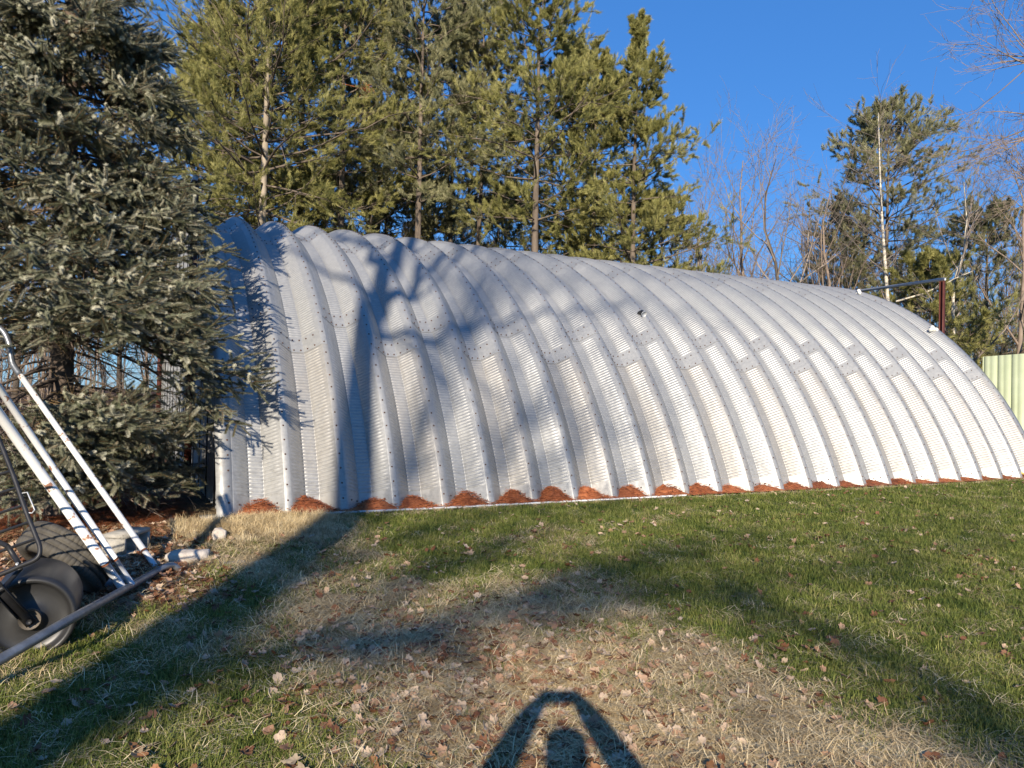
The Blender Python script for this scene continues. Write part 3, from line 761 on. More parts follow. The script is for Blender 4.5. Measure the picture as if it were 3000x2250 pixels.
def bare_data(seed, H, r0, spread=0.6, dens=1.0, lean=(0, 0), minr=0.006, fork=True):
    r_ = np.random.default_rng(seed); P0, R0 = trunk_line(H, r0, r_, lean, wig=0.12, top=0.12)
    P1, R1 = grow(P0, R0, int(15 * dens), 0.25, 0.98, 0.62, 0.15, spread, 0.25, r_, 7, 0.06, 0.55, 0.13, 0.85, 0.55, minr)
    P2, R2 = grow(P1, R1, int(7 * dens), 0.2, 0.98, 0.65, 0.2, 0.42, 0.3, r_, 5, 0.07, 0.55, 0.15, 0.8, 0.4, minr)
    P3, R3 = grow(P2, R2, int(5 * dens), 0.2, 1.0, 0.6, 0.2, 0.45, 0.3, r_, 4, 0.05, 0.6, 0.18, 0.7, 0.3, minr)
    return (P0, R0), (P1, R1), (P2, R2), (P3, R3)
def tree_mesh(name, levels, sides, mats):
    mb = MB()
    for j, ((P, R), n) in enumerate(zip(levels, sides)):
        V, F = tubes(P, R, n); mb.add(V, F, 0 if j < 1 else (1 if len(mats) > 1 else 0))
    V, F, mi = mb.data(); return mesh(name, V, F, mats, mi, smooth=True)

bare_cache = {}
def bare_tree(loc, H, label, variant, mats=(M_GREYTWIG,), rot=0.0, group=None, spread=0.6, dens=1.0, r0=None, lean=(0, 0)):
    key = (variant, mats[0].name, mats[-1].name)
    if key not in bare_cache:
        lv = bare_data(variant * 17 + 3, 10.0, r0 or 0.12, spread, dens, lean)
        bare_cache[key] = (tree_mesh('trunk', lv[:1], (8,), mats[:1]), tree_mesh('crown', lv[1:], (5, 3, 3), mats[-1:]))
    t, c = bare_cache[key]
    e = empty('bare_tree', loc, label, 'tree', group); e.scale = (H / 10,) * 3; e.rotation_euler = (0, 0, rot)
    link('trunk', t, e); link('crown', c, e)
    return e

# --- white pine
def tuft_proto(r_, n=24, L=0.15, w=0.0056, spread=0.62):
    V = []; F = []
    for q in range(n):
        a = r_.uniform(0, 2 * PI); sp = spread * math.sqrt(r_.uniform(0.02, 1)); z0 = r_.uniform(-0.13, 0.04)
        d = np.array([math.sin(sp) * math.cos(a), math.sin(sp) * math.sin(a), math.cos(sp)]); l = L * r_.uniform(.7, 1.1)
        s = unit(np.cross(d, r_.normal(0, 1, 3))) * w / 2; o = np.array([0, 0, z0]); tip = o + d * l
        b = len(V); V += [o - s * .6, o + s * .6, o + d * l * .55 + s, o + d * l * .55 - s, tip]; F.append([b, b + 1, b + 2]); F.append([b, b + 2, b + 3]); F.append([b + 3, b + 2, b + 4])
    return np.array(V), [np.array(F)], np.zeros(len(F), int)
TUFT = tuft_proto(np.random.default_rng(5))
TUFT_FAR = tuft_proto(np.random.default_rng(6), 16, 0.17, 0.010, 0.6)
def pine(loc, H, Lmax, label, seed, bark=M_BARK, needles=M_PINE, z0=2.5, r0=0.16, far=False, dens=1.0, shape=None, lean=(0, 0), asym=(0, 0, 0), bare_below=0.0, tscale=1.0):
    r_ = np.random.default_rng(seed)
    e = empty('pine_tree', loc, label, 'tree', 'tall pines behind the metal building')
    P0, R0 = trunk_line(H, r0, r_, lean, K=12, wig=0.012, top=0.06)
    zs = []; z = z0
    while z < H * 0.985:
        zs.append(z); z += (0.62 if z < H * .75 else 0.42) * r_.uniform(.8, 1.2) / dens ** .5
    org = []; dirs = []; Ls = []; ups = []
    for z in zs:
        t = (z - z0) / (H - z0); nb = r_.integers(4, 7); a0 = r_.uniform(0, 2 * PI)
        prof = (shape(t) if shape else (0.55 + 0.45 * math.sin(min(t * 3.2, 1.57))) * (1 - t ** 1.7) ** 0.9 + 0.10)
        for q in range(nb):
            a = a0 + q * 2 * PI / nb + r_.normal(0, .25); L = Lmax * prof * min(math.exp(r_.normal(0, 0.28)), 1.3)
            L *= 1 + asym[2] * math.cos(a - math.atan2(asym[1], asym[0])) if asym[2] else 1
            el = 0.10 + 0.70 * t ** 1.5 + r_.normal(0, .16)
            i = z / H * 11; i0 = min(int(i), 10); c = P0[0, i0] * (1 - i + i0) + P0[0, i0 + 1] * (i - i0)
            org.append(c); dirs.append((math.cos(a) * math.cos(el), math.sin(a) * math.cos(el), math.sin(el))); Ls.append(L); ups.append(r_.uniform(-.03, .07))
    org = np.array(org); d = np.array(dirs); Ls = np.array(Ls); ups = np.array(ups); n = len(Ls)
    pts = [org]
    for j in range(6):
        d = unit(d + r_.normal(0, .13, (n, 3)) + np.array([0, 0, 1.]) * ups[:, None]); pts.append(pts[-1] + d * (Ls / 6)[:, None])
    P1 = np.stack(pts, 1); R1 = (0.008 + 0.008 * Ls)[:, None] * (1 - 0.85 * np.linspace(0, 1, 7))[None]
    live = org[:, 2] >= bare_below
    P2, R2 = grow(P1, R1, 9, 0.25, 1.0, 0.75, 0.2, 0.42, 0.3, r_, 5, 0.06, 0.5, 0.12, 0.7, 0.55, 0.005)
    lv2 = np.repeat(live, 9)
    P3, R3 = grow(P2[lv2], R2[lv2], 4, 0.2, 1.0, 0.65, 0.2, 0.45, 0.3, r_, 3, 0.10, 0.6, 0.12, 0.5, 0.4, 0.004)
    V, F = tubes(P0, R0, 12); mb = MB(); mb.add(V, F)
    link('trunk', mesh('trunk', *mb.data()[:2], bark, smooth=True), e)
    mb = MB(); mb.add(*tubes(P1, R1, 5)); mb.add(*tubes(P2, R2, 3)); V, F, mi = mb.data()
    link('branches', mesh('branches', V, F, [M_BARK if not far else M_TWIG], smooth=True), e, kind='stuff')
    # tufts along the outer twigs
    pts = []; dr = []
    for (P, m, lo) in ((P2[lv2], 4, 0.45), (P3, 5, 0.25)):
        for q in range(m):
            t = lo + (1 - lo) * (q + r_.random(len(P))) / m; t = np.minimum(t, 1.0); f = t * (P.shape[1] - 1); i0 = np.minimum(f.astype(int), P.shape[1] - 2); ff = (f - i0)[:, None]
            A = P[np.arange(len(P)), i0]; B = P[np.arange(len(P)), i0 + 1]
            pts.append(A + (B - A) * ff); dr.append(unit(unit(B - A) + r_.normal(0, .35, A.shape) + np.array([0, 0, .35])))
    pts = np.concatenate(pts); dr = np.concatenate(dr)
    keep = r_.random(len(pts)) < (0.85 if far else 1.0); pts, dr = pts[keep], dr[keep]
    rot = dir_to_euler(dr, r_.uniform(0, 2 * PI, len(pts)))
    scatter('foliage', TUFT_FAR if far else TUFT, [needles], pts, rot, r_.uniform(.55, 1.1, len(pts)) * tscale, e, 'stuff')
    return e, len(pts)

def tree_base(px, depth, z=-0.15):
    d = ray(px, 1125); P = CAM + d * depth; P[2] = z; return P
def height_for(px, top, depth, base):
    return at(px, top, depth)[2] - base[2]

tot = 0
P = [
 # px, depth, Htop(px or metres), Lmax, label, kwargs
 (752, 23.0, 15.5, 3.9, 'big pine with pale trunk, leftmost of the tall pines behind the roof', dict(bark=M_PALEBARK, r0=0.19, z0=6.2, seed=11, dens=2.1)),
 (985, 25.5, 17.0, 3.2, 'tall pine with straight brown trunk, second from the left', dict(seed=12, r0=0.17, z0=7.3, dens=1.1)),
 (1205, 25.0, 16.5, 2.6, 'slender open pine with dark trunk, third from the left', dict(seed=13, r0=0.16, z0=7.6, needles=M_PINE2, dens=.9)),
 (1392, 27.0, 16.5, 2.0, 'thin sparse pine in the middle of the row', dict(seed=14, r0=0.13, z0=7.6, needles=M_PINE2, dens=.8)),
 (1562, 24.5, 15.2, 3.0, 'full bushy pine whose top just leaves the frame', dict(seed=15, r0=0.18, z0=7.0, dens=1.1)),
 (1728, 26.5, 13.4, 2.2, 'dense pine half hidden behind its taller right neighbour', dict(seed=16, r0=0.15, z0=6.0, dens=1.0)),
 (1848, 25.5, 13.9, 2.7, 'broad pointed pine at the right end of the tall row', dict(seed=47, r0=0.15, z0=5.2, dens=1.3, shape=lambda t: 1.05 * (1 - t) ** 0.75 * (0.8 + 0.2 * math.sin(t * 20)) + .05)),
 (2592, 31.0, 13.2, 2.9, 'round-topped grey green pine standing alone behind the white birch', dict(seed=18, r0=0.15, z0=5.4, needles=M_PINE2, dens=1.5, shape=lambda t: (0.75 + 0.4 * t) if t < .45 else 0.93 * math.cos((t - .45) / .55 * 1.45) ** .8)),
 (2885, 30.0, 9.2, 2.9, 'low dark spreading pine at the right edge', dict(seed=19, r0=0.15, z0=1.6, needles=M_PINE2, dens=1.0)),
 (1120, 29.5, 12.5, 2.4, 'shorter bushy pine between two taller trunks left of centre', dict(seed=20, r0=0.12, z0=5.0, far=True)),
 (2460, 33.0, 10.0, 2.4, 'small thin pine left of the white birch', dict(seed=21, r0=0.10, z0=3.0, needles=M_PINE2, far=True, dens=.6)),
 (2720, 27.0, 6.6, 2.7, 'low bushy olive pine behind the brown door post', dict(seed=22, r0=0.10, z0=0.8, far=True, dens=1.2)),
 (560, 27.5, 13.0, 2.7, 'yellowish pine seen behind the spruce top', dict(seed=23, r0=0.14, z0=5.0, far=True, dens=1.0)),
 (1255, 33.0, 10.2, 2.6, 'low dark pine behind the slender third pine', dict(seed=25, r0=0.11, z0=5.8, far=True, dens=1.0)),
 (1470, 34.0, 10.0, 2.6, 'low dark pine left of the full bushy pine', dict(seed=26, r0=0.11, z0=6.0, far=True, dens=1.0)),
 (630, 26.5, 14.5, 3.0, 'dense yellow green pine between the spruce and the pale trunk', dict(seed=31, r0=0.13, z0=5.0, far=True, dens=1.2)),
 (868, 27.5, 16.5, 2.8, 'full pine directly right of the pale trunked pine', dict(seed=32, r0=0.14, z0=6.4, far=True, dens=1.1)),
 (1095, 28.5, 17.0, 2.6, 'full pine behind the second and third trunks', dict(seed=33, r0=0.14, z0=7.2, far=True, needles=M_PINE2, dens=1.0)),
 (1305, 28.5, 15.8, 2.5, 'greyish full pine right of the slender third pine', dict(seed=34, r0=0.14, z0=7.2, far=True, needles=M_PINE2, dens=1.0)),
 (1660, 27.5, 13.8, 2.7, 'full pine filling the gap right of the full bushy pine', dict(seed=35, r0=0.14, z0=6.2, far=True, dens=1.1)),
 (1930, 28.0, 8.8, 1.9, 'lower pine at the right foot of the tall row', dict(seed=36, r0=0.12, z0=4.5, far=True, dens=1.1)),
 (860, 30.0, 10.0, 2.3, 'dark low pine between the two leftmost trunks', dict(seed=24, r0=0.11, z0=5.2, far=True, needles=M_PINE, dens=1.1)),
]
for (px, dep, H, L, lab, kw) in P:
    b = tree_base(px, dep); _, n = pine(b, H, L, lab, **kw); tot += n
print('pine tufts', tot)

# orange dead branch tip hanging in the pines
mb = MB(); c = at(1072, 262, 23.0); r_ = np.random.default_rng(8)
for q in range(60):
    d = unit(r_.normal(0, 1, 3) + np.array([0.2, 0, -1.0])); s = unit(np.cross(d, r_.normal(0, 1, 3))) * 0.012; o = c + r_.normal(0, .09, 3); mb.add([o - s, o + s, o + d * .22], [[0, 1, 2]])
mb.tube([c + np.array([-.6, .3, .15]), c], 0.012, 5)
o = mb.build('dead_branch_tip', M_NEEDLE); tag(o, 'rusty orange dead branch tip caught in the upper pine branches', 'branch')

# birch with white trunk, in front of the lone pine
bp = tree_base(2632, 27.0)
def birch():
    r_ = np.random.default_rng(44); e = empty('birch_tree', bp, 'slender birch with pale trunk in front of the lone pine', 'tree')
    tp = at(2573, 330, 27.0); H = tp[2] - bp[2]; top = tp - bp
    K = np.array([(0, 0, 0), top * .35 + np.array([-.05, 0, 0]), top * .7 + np.array([-.12, 0, 0]), top]); L = spline(K, 5)[None]
    R = (0.105 * (1 - 0.93 * np.linspace(0, 1, L.shape[1])))[None]
    P1, R1 = grow(L, R, 30, 0.38, 0.97, 0.75, .15, .20, .25, r_, 6, .05, .45, .08, .8, .45, .006)
    P2, R2 = grow(P1, R1, 6, .2, 1, .5, .2, .4, .3, r_, 4, .03, .5, .12, .7, .4, .005)
    P3, R3 = grow(P2, R2, 3, .2, 1, .5, .2, .45, .3, r_, 3, .0, .6, .12, .6, .4, .005)
    P4 = np.array([[at(2625, 883, 26.9) - bp, at(2700, 862, 26.6) - bp, at(2760, 836, 26.4) - bp, at(2800, 815, 26.2) - bp, at(2860, 790, 26.0) - bp]]); R4 = np.array([[.034, .03, .025, .018, .008]])
    P5, R5 = grow(P4, R4, 6, .3, 1, .6, .2, .4, .3, r_, 4, .03, .5, .12, .7, .4, .006)
    link('trunk', tree_mesh('trunk', [(L, R)], (10,), [M_BIRCH]), e); link('limb', tree_mesh('limb', [(P4, R4), (P5, R5)], (6, 3), [M_BIRCH]), e)
    link('crown', tree_mesh('crown', [(P1, R1), (P2, R2), (P3, R3)], (4, 3, 3), [M_GREYTWIG]), e)
birch()

# bare deciduous trees
B_ = [
 (2050, 30, 9.6, 'grey bare tree just right of the tall pine row', 1, (M_GREYTWIG,)),
 (2165, 31, 11.6, 'twiggy bare tree rising behind the roof, left of the crooked one', 2, (M_REDTWIG,)),
 (2262, 27, 10.4, 'crooked bare tree with dark trunk behind the roof', 3, (M_DARKTWIG, M_GREYTWIG)),
 (2365, 33, 10.6, 'faint bare tree between the crooked tree and reddish tree', 4, (M_GREYTWIG,)),
 (2425, 28, 9.6, 'reddish bare tree with pale stem left of the lone pine', 5, (M_REDTWIG,)),
 (2815, 26, 9.4, 'pale forked bare tree in front of the right dark pine', 6, (M_BIRCH, M_GREYTWIG)),
 (2960, 28, 10.5, 'tangled grey bare tree cut by the right frame edge', 7, (M_REDTWIG,)),
 (1000, 28, 8.8, 'dark multi-stemmed bare tree below the second pine', 8, (M_DARKTWIG,)),
 (1080, 26, 8.0, 'leaning dark bare tree beside the multi-stemmed one', 9, (M_DARKTWIG,)),
 (1450, 28, 8.0, 'brown bare tree left of the full bushy pine', 10, (M_DARKTWIG,)),
 (1640, 30, 8.6, 'bare tree seen through the gap between right pines', 11, (M_REDTWIG,)),
 (1995, 28, 8.0, 'slim pale bare sapling at the foot of the broad pine', 12, (M_BIRCH, M_GREYTWIG)),
 (600, 30, 9.0, 'bare tree behind the spruce and leftmost pale pine', 13, (M_DARKTWIG,)),
 (880, 31, 8.6, 'thin bare tree between the two leftmost pine trunks', 14, (M_GREYTWIG,)),
 (1300, 31, 8.0, 'grey bare tree behind the slender third pine', 15, (M_GREYTWIG,)),
 (60, 17, 7.0, 'dark bare tree seen under the spruce at far left', 16, (M_DARKTWIG,)),
 (330, 19, 7.0, 'dark bare tree seen through the spruce gap', 17, (M_DARKTWIG,)),
]
for q, (px, dep, H, lab, v, mats) in enumerate(B_):
    bare_tree(tree_base(px, dep), H * .95, lab, v, mats, rot=q * 1.3, spread=0.5 if v not in (7,) else .6, group='bare trees behind the building')
# big oak at the right, only its left limbs reach into view
def oak():
    r_ = np.random.default_rng(91); b = tree_base(3330, 19.0); e = empty('oak_tree', b, 'large bare tree reaching in from the right frame edge against the sky', 'tree')
    L0, R0 = trunk_line(11.5, 0.22, r_, K=9, wig=.03); limbs = []
    def lim(pts, r0): limbs.append((spline([np.array(p) - b for p in pts], 3)[:10], r0))
    d = 19.0
    lim([b + np.array([0, 0, 4.2]), at(3180, 330, d), at(3050, 385, d), at(2950, 420, d - .3), at(2840, 395, d - .5)], .085)
    lim([b + np.array([0, 0, 5.4]), at(3200, 150, d), at(3060, 190, d), at(2950, 160, d), at(2880, 60, d)], .09)
    lim([b + np.array([0, 0, 3.3]), at(3170, 620, d), at(3060, 560, d), at(2980, 520, d), at(2910, 540, d)], .07)
    lim([b + np.array([0, 0, 6.5]), at(3240, -60, d), at(3120, -50, d), at(3000, -60, d), at(2900, -120, d)], .09)
    lim([b + np.array([0, 0, 6.5]), at(3450, -60, d), at(3500, -150, d), at(3600, -200, d), at(3700, -300, d)], .09)
    P1 = np.stack([l[0] for l in limbs]); R1 = np.stack([l[1] * (1 - .85 * np.linspace(0, 1, 10)) for l in limbs])
    P2, R2 = grow(P1, R1, 14, .25, 1, .6, .2, .36, .3, r_, 6, .02, .5, .12, .8, .35, .005)
    P3, R3 = grow(P2, R2, 7, .15, 1, .6, .2, .42, .3, r_, 5, .02, .55, .15, .7, .35, .005)
    P4, R4 = grow(P3, R3, 4, .2, 1, .55, .2, .5, .3, r_, 3, .02, .6, .15, .6, .3, .005)
    link('trunk', tree_mesh('trunk', [(L0, R0)], (10,), [M_BARK]), e); link('crown', tree_mesh('crown', [(P1, R1), (P2, R2), (P3, R3), (P4, R4)], (6, 4, 3, 3), [M_REDTWIG]), e)
oak()

# brushy understorey along the whole tree line
def brush():
    r_ = np.random.default_rng(66); n = 400; px = np.concatenate([r_.uniform(-300, 1900, 160), r_.uniform(1900, 3400, 240)]); dep = r_.uniform(31, 46, n)
    b = np.array([tree_base(a, c) for a, c in zip(px, dep)]); H = r_.uniform(4.5, 9.0, n)
    z = np.linspace(0, 1, 6); P0 = b[:, None, :] + np.stack([0 * z, 0 * z, z], 1)[None] * H[:, None, None]; P0[:, 1:, :2] += np.cumsum(r_.normal(0, .16, (n, 5, 2)), 1)
    R0 = np.repeat(r_.uniform(.03, .07, n)[:, None], 6, 1) * (1 - .8 * z)[None]
    P1, R1 = grow(P0, R0, 14, .2, .98, .6, .2, .35, .3, r_, 5, .08, .5, .12, .8, .4, .010)
    P2, R2 = grow(P1, R1, 5, .2, 1, .6, .2, .45, .3, r_, 3, .05, .6, .15, .7, .4, .009)
    mb = MB(); mb.add(*tubes(P0, R0, 5)); mb.add(*tubes(P1, R1, 3)); mb.add(*tubes(P2, R2, 3)); o = mb.build('undergrowth', [M_REDTWIG]); tag(o, 'mass of bare grey brown brush and saplings behind the trees', 'undergrowth', None, 'stuff')
brush()

# ------------------------------------------------------------------ the spruce at the left
def shoot_proto(r_, L=0.17, n=230):
    mb = MB(); z = np.linspace(0, L, 4); mb.add(*tubes(np.stack([0 * z, 0 * z, z], 1)[None], np.array([[.0028, .0026, .0024, .0018]]), 4), 1)
    V = []; F = []
    for q in range(n):
        t = (q + r_.random()) / n; a = q * 2.4 + r_.normal(0, .3); el = r_.uniform(.45, .85) * (1.0 if t < .93 else .5)
        d = np.array([math.cos(a) * math.cos(el), math.sin(a) * math.cos(el), math.sin(el)]); l = r_.uniform(.027, .036) * (1 - .25 * t)
        o = np.array([0, 0, L * t]); s = unit(np.cross(d, np.array([0, 0, 1.]))) * .0021; b = len(V); V += [o - s, o + s, o + d * l]; F.append([b, b + 1, b + 2])
    mb.add(V, F, 0); return mb.data()
SHOOT = shoot_proto(np.random.default_rng(4))
def spruce():
    r_ = np.random.default_rng(29); b = np.array([-1.62, 0.90, -0.06]); e = empty('spruce_tree', b, 'large blue green spruce covering the left of the picture', 'tree')
    H = 10.6; P0, R0 = trunk_line(H, 0.135, r_, K=12, wig=.004, top=.08)
    link('trunk', tree_mesh('trunk', [(P0, R0)], (14,), [M_TWIG]), e)
    org = []; dr = []; Ls = []; dead = []; lowl = []
    z = 0.55
    while z < H - .3:
        nb = 3 if 3.2 < z < 5.6 else 2 if z < 6.5 else 1
        for q in range(nb):
            a = r_.uniform(0, 2 * PI)
            L = 1.95 * max(1 - z / 9.8, .05) ** .95 * math.exp(r_.normal(0, .20)); dd = False
            if 1.25 < z < 2.05: dd = True; L *= .8
            if z <= 1.25: L *= r_.uniform(.75, 1.0)
            L *= .88 if z > 2.9 else 1
            cx, cy = math.cos(a), math.sin(a)
            if z < 3.4 and cx > .2 and L * cx > 1.32 and .9 + cy * 1.42 / cx > -.2: L = 1.32 / cx
            org.append((0, 0, z)); el = r_.normal(-.12, .08) + (.45 * (z / H)); dr.append((math.cos(a) * math.cos(el), math.sin(a) * math.cos(el), math.sin(el))); Ls.append(L); dead.append(dd)
        z += .062 if z < 5.6 else .10
    # branches read in the photograph: (tip pixel, depth at tip, height on trunk)
    for (tx, ty, td, zt) in ((795, 1075, 6.15, 1.9), (740, 1120, 6.3, 1.75), (700, 1045, 6.2, 2.0), (690, 800, 6.1, 2.55), (640, 880, 6.2, 2.4), (660, 760, 6.4, 2.7), (600, 930, 5.8, 2.3), (610, 1240, 6.4, 1.25), (520, 1290, 6.3, 1.2), (520, 1180, 6.0, 1.35), (430, 1230, 5.5, 1.3), (330, 1290, 5.4, 1.2), (220, 1270, 5.3, 1.25), (100, 1250, 5.4, 1.2), (30, 1330, 5.5, 1.0), (250, 1420, 5.7, .9), (380, 1400, 5.8, .95), (400, 1330, 6.0, 1.1), (640, 600, 6.4, 3.1), (600, 520, 6.5, 3.4), (560, 400, 6.5, 3.7), (520, 280, 6.6, 4.1), (480, 150, 6.6, 4.5), (60, 1400, 5.8, .9), (620, 1000, 6.0, 2.1), (560, 850, 5.6, 2.4), (450, 960, 5.3, 2.2), (250, 960, 5.2, 2.2), (60, 960, 5.3, 2.2), (350, 820, 5.0, 2.5), (120, 780, 4.9, 2.6)):
        tip = at(tx, ty, td * 1.285) - b; o = np.array([0, 0, 1.4 + (zt - 1.35) * 1.22]); v = tip - o; org.append(o); dr.append(unit(v + np.array([0, 0, .12 * np.linalg.norm(v)]))); Ls.append(float(np.linalg.norm(v)) * .90); dead.append(False)
    org = np.array(org, float); d = np.array(dr); Ls = np.array(Ls); dead = np.array(dead); n = len(Ls)
    pts = [org]
    for j in range(8):
        d = unit(d + r_.normal(0, .045, (n, 3)) + np.array([0, 0, -.07 if j < 5 else .05])); pts.append(pts[-1] + d * (Ls / 8)[:, None])
    P1 = np.stack(pts, 1); R1 = (.006 + .0085 * Ls)[:, None] * (1 - .82 * np.linspace(0, 1, 9))[None]
    # laterals lie mostly sideways
    def side(P, R, per, t0, t1, ang, lr, up, K=5, lend=.6, flat=.5, mr=.0022):
        CP, CR = grow(P, R, per, t0, t1, ang, .14, lr, .22, r_, K, up, .5, .06, .7, lend, mr)
        rel = CP - CP[:, :1]; rel[..., 2] *= flat; return CP[:, :1] + rel, CR
    P2, R2 = side(P1, R1, 12, .36, .99, .85, .46, -.05)
    dead2 = np.repeat(dead, 12)
    P3, R3 = side(P2[~dead2], R2[~dead2], 4, .15, 1.0, .75, .42, -.05, 4, .45, .8, .002)
    D3, DR3 = grow(P2[dead2], R2[dead2], 7, .1, 1., .8, .2, .45, .3, r_, 4, -.02, .6, .2, .7, .4, .0018)
    # hair-thin dead inner twigs (tan), on the inner half of live branches
    D4, DR4 = grow(P1[~dead], R1[~dead], 16, .08, .6, 1.0, .3, .28, .3, r_, 4, .0, .25, .2, .7, .3, .0018)
    mb = MB(); mb.add(*tubes(P1, R1, 6)); mb.add(*tubes(P2, R2, 4), 0); mb.add(*tubes(P3, R3, 3), 1); V, F, mi = mb.data()
    link('branches', mesh('branches', V, F, [M_TWIG, M_DARKTWIG], mi, smooth=True), e, kind='stuff')
    mb = MB(); mb.add(*tubes(D3, DR3, 3), 0); mb.add(*tubes(D4, DR4, 3), 1); V, F, mi = mb.data()
    link('dead_twigs', mesh('dead_twigs', V, F, [M_DARKTWIG, simple('tan_dead_twig', (0.20, .13, .06), (.36, .25, .12), 5, .9, 0, 0)], mi, smooth=True), e, kind='stuff')
    pts = []; dr = []; sc = []
    def along(P, step, lo, jit, upb):
        ln = np.linalg.norm(np.diff(P, axis=1), axis=2).sum(1)
        cnt = np.maximum((ln * (1 - lo) / step).astype(int), 1); idx = np.repeat(np.arange(len(P)), cnt)
        first = np.concatenate([[0], np.cumsum(cnt)[:-1]]); k = np.arange(len(idx)) - first[idx]
        t = np.minimum(lo + (1 - lo) * (k + 1) / cnt[idx], 1.0); f = t * (P.shape[1] - 1); i0 = np.minimum(f.astype(int), P.shape[1] - 2); ff = (f - i0)[:, None]
        A = P[idx, i0]; B = P[idx, i0 + 1]; D = unit(B - A); last = (k == cnt[idx] - 1)[:, None]
        s = unit(np.cross(D, np.array([0, 0, 1.]))) * np.where(k % 2, 1, -1)[:, None]
        D2 = unit(D + s * np.where(last, 0.0, jit) + r_.normal(0, .18, D.shape) + np.array([0, 0, upb]))
        pts.append(A + (B - A) * ff - D2 * .03); dr.append(D2); sc.append(r_.uniform(.75, 1.25, len(idx)))
    along(P1[~dead], .075, .30, .8, .25); along(P2[~dead2], .075, .10, .85, .12); along(P3, .085, .1, .8, .05)
    pts = np.concatenate(pts); dr = np.concatenate(dr); sc = np.concatenate(sc)
    # keep the see-through gap between the two foliage layers
    w = pts + b; dd_ = (w - CAM) @ FW; py = 1125 - FPX * ((w - CAM) @ UP) / dd_
    zgap = (pts[:, 2] > 1.42) & (pts[:, 2] < 1.78) & (pts[:, 0] < 1.0)
    keep = ~(zgap & (r_.random(len(pts)) < .75)) & (pts[:, 2] > .28)
    pts, dr, sc = pts[keep], dr[keep], sc[keep]
    rot = dir_to_euler(dr, r_.uniform(0, 2 * PI, len(pts))); print('spruce shoots', len(pts))
    scatter('foliage', SHOOT, [M_SPRUCE, M_SPRUCETWIG], pts, rot, sc, e, 'stuff')
spruce()

# ------------------------------------------------------------------ tree behind the camera whose shadow falls on lawn and roof
def shade_tree():
    r_ = np.random.default_rng(55); AL = -16.0; a = SHAD_AZ; tn_ = math.tan(SUN_EL)
    def pt(perp, h, off=0.0):
        al = AL + off; return np.array([perp * math.cos(a) + al * math.sin(a), -perp * math.sin(a) + al * math.cos(a), h])
    b = pt(1.26, -0.25); e = empty('shade_tree', b, 'large bare tree behind the viewer, known by its long lawn shadow', 'tree')
    T = spline([pt(1.26, -.25), pt(1.28, 3), pt(1.20, 5), pt(1.05, 7), pt(.85, 9), pt(.70, 12), pt(.6, 15)], 4)
    R0 = .27 * (1 - .65 * np.linspace(0, 1, len(T)) ** 1.5)
    def shadow_h(px, py): 
        G = on_ground(px, py); al = G[0] * math.sin(a) + G[1] * math.cos(a); pp = G[0] * math.cos(a) - G[1] * math.sin(a); return pt(pp, G[2] + (al - AL) * tn_)
    lims = [
            ([pt(.84, 9.0), pt(1.3, 9.9, -2), pt(1.9, 10.9, -4), pt(2.6, 12.2, -6), pt(3.4, 13.4, -8), pt(4.4, 15.0, -10)], .09),
            ([pt(.80, 9.2), pt(1.1, 10.4, -1), pt(1.4, 12.0, -2), pt(1.7, 13.4, -3), pt(2.0, 15, -4), pt(2.3, 16.5, -5)], .13),
            ([pt(.72, 10.6), pt(.2, 11.8, -1), pt(-.5, 13.2, -3), pt(-1.3, 14.4, -4), pt(-2.3, 16, -6), pt(-3.2, 17.5, -8)], .09)]
    P1 = np.stack([spline(p, 3)[:16] for p, _ in lims]) - b; K = P1.shape[1]
    R1 = np.stack([r * (1 - .6 * np.linspace(0, 1, K)) * r_.uniform(.55, 1.3, K) for _, r in lims]); P1[:, 1:] += r_.normal(0, .05, P1[:, 1:].shape)
    P2, R2 = grow(P1, R1, 14, .1, 1, .55, .25, .24, .4, r_, 6, .0, .5, .16, .8, .2, .014)
    P3, R3 = grow(P2, R2, 6, .2, 1, .6, .2, .42, .3, r_, 4, .03, .5, .15, .7, .3, .006)
    link('trunk', tree_mesh('trunk', [((T - b)[None], R0[None])], (16,), [M_BARK]), e)
    link('crown', tree_mesh('crown', [(P1, R1), (P2, R2), (P3, R3)], (8, 5, 3), [M_BARK]), e)
shade_tree()
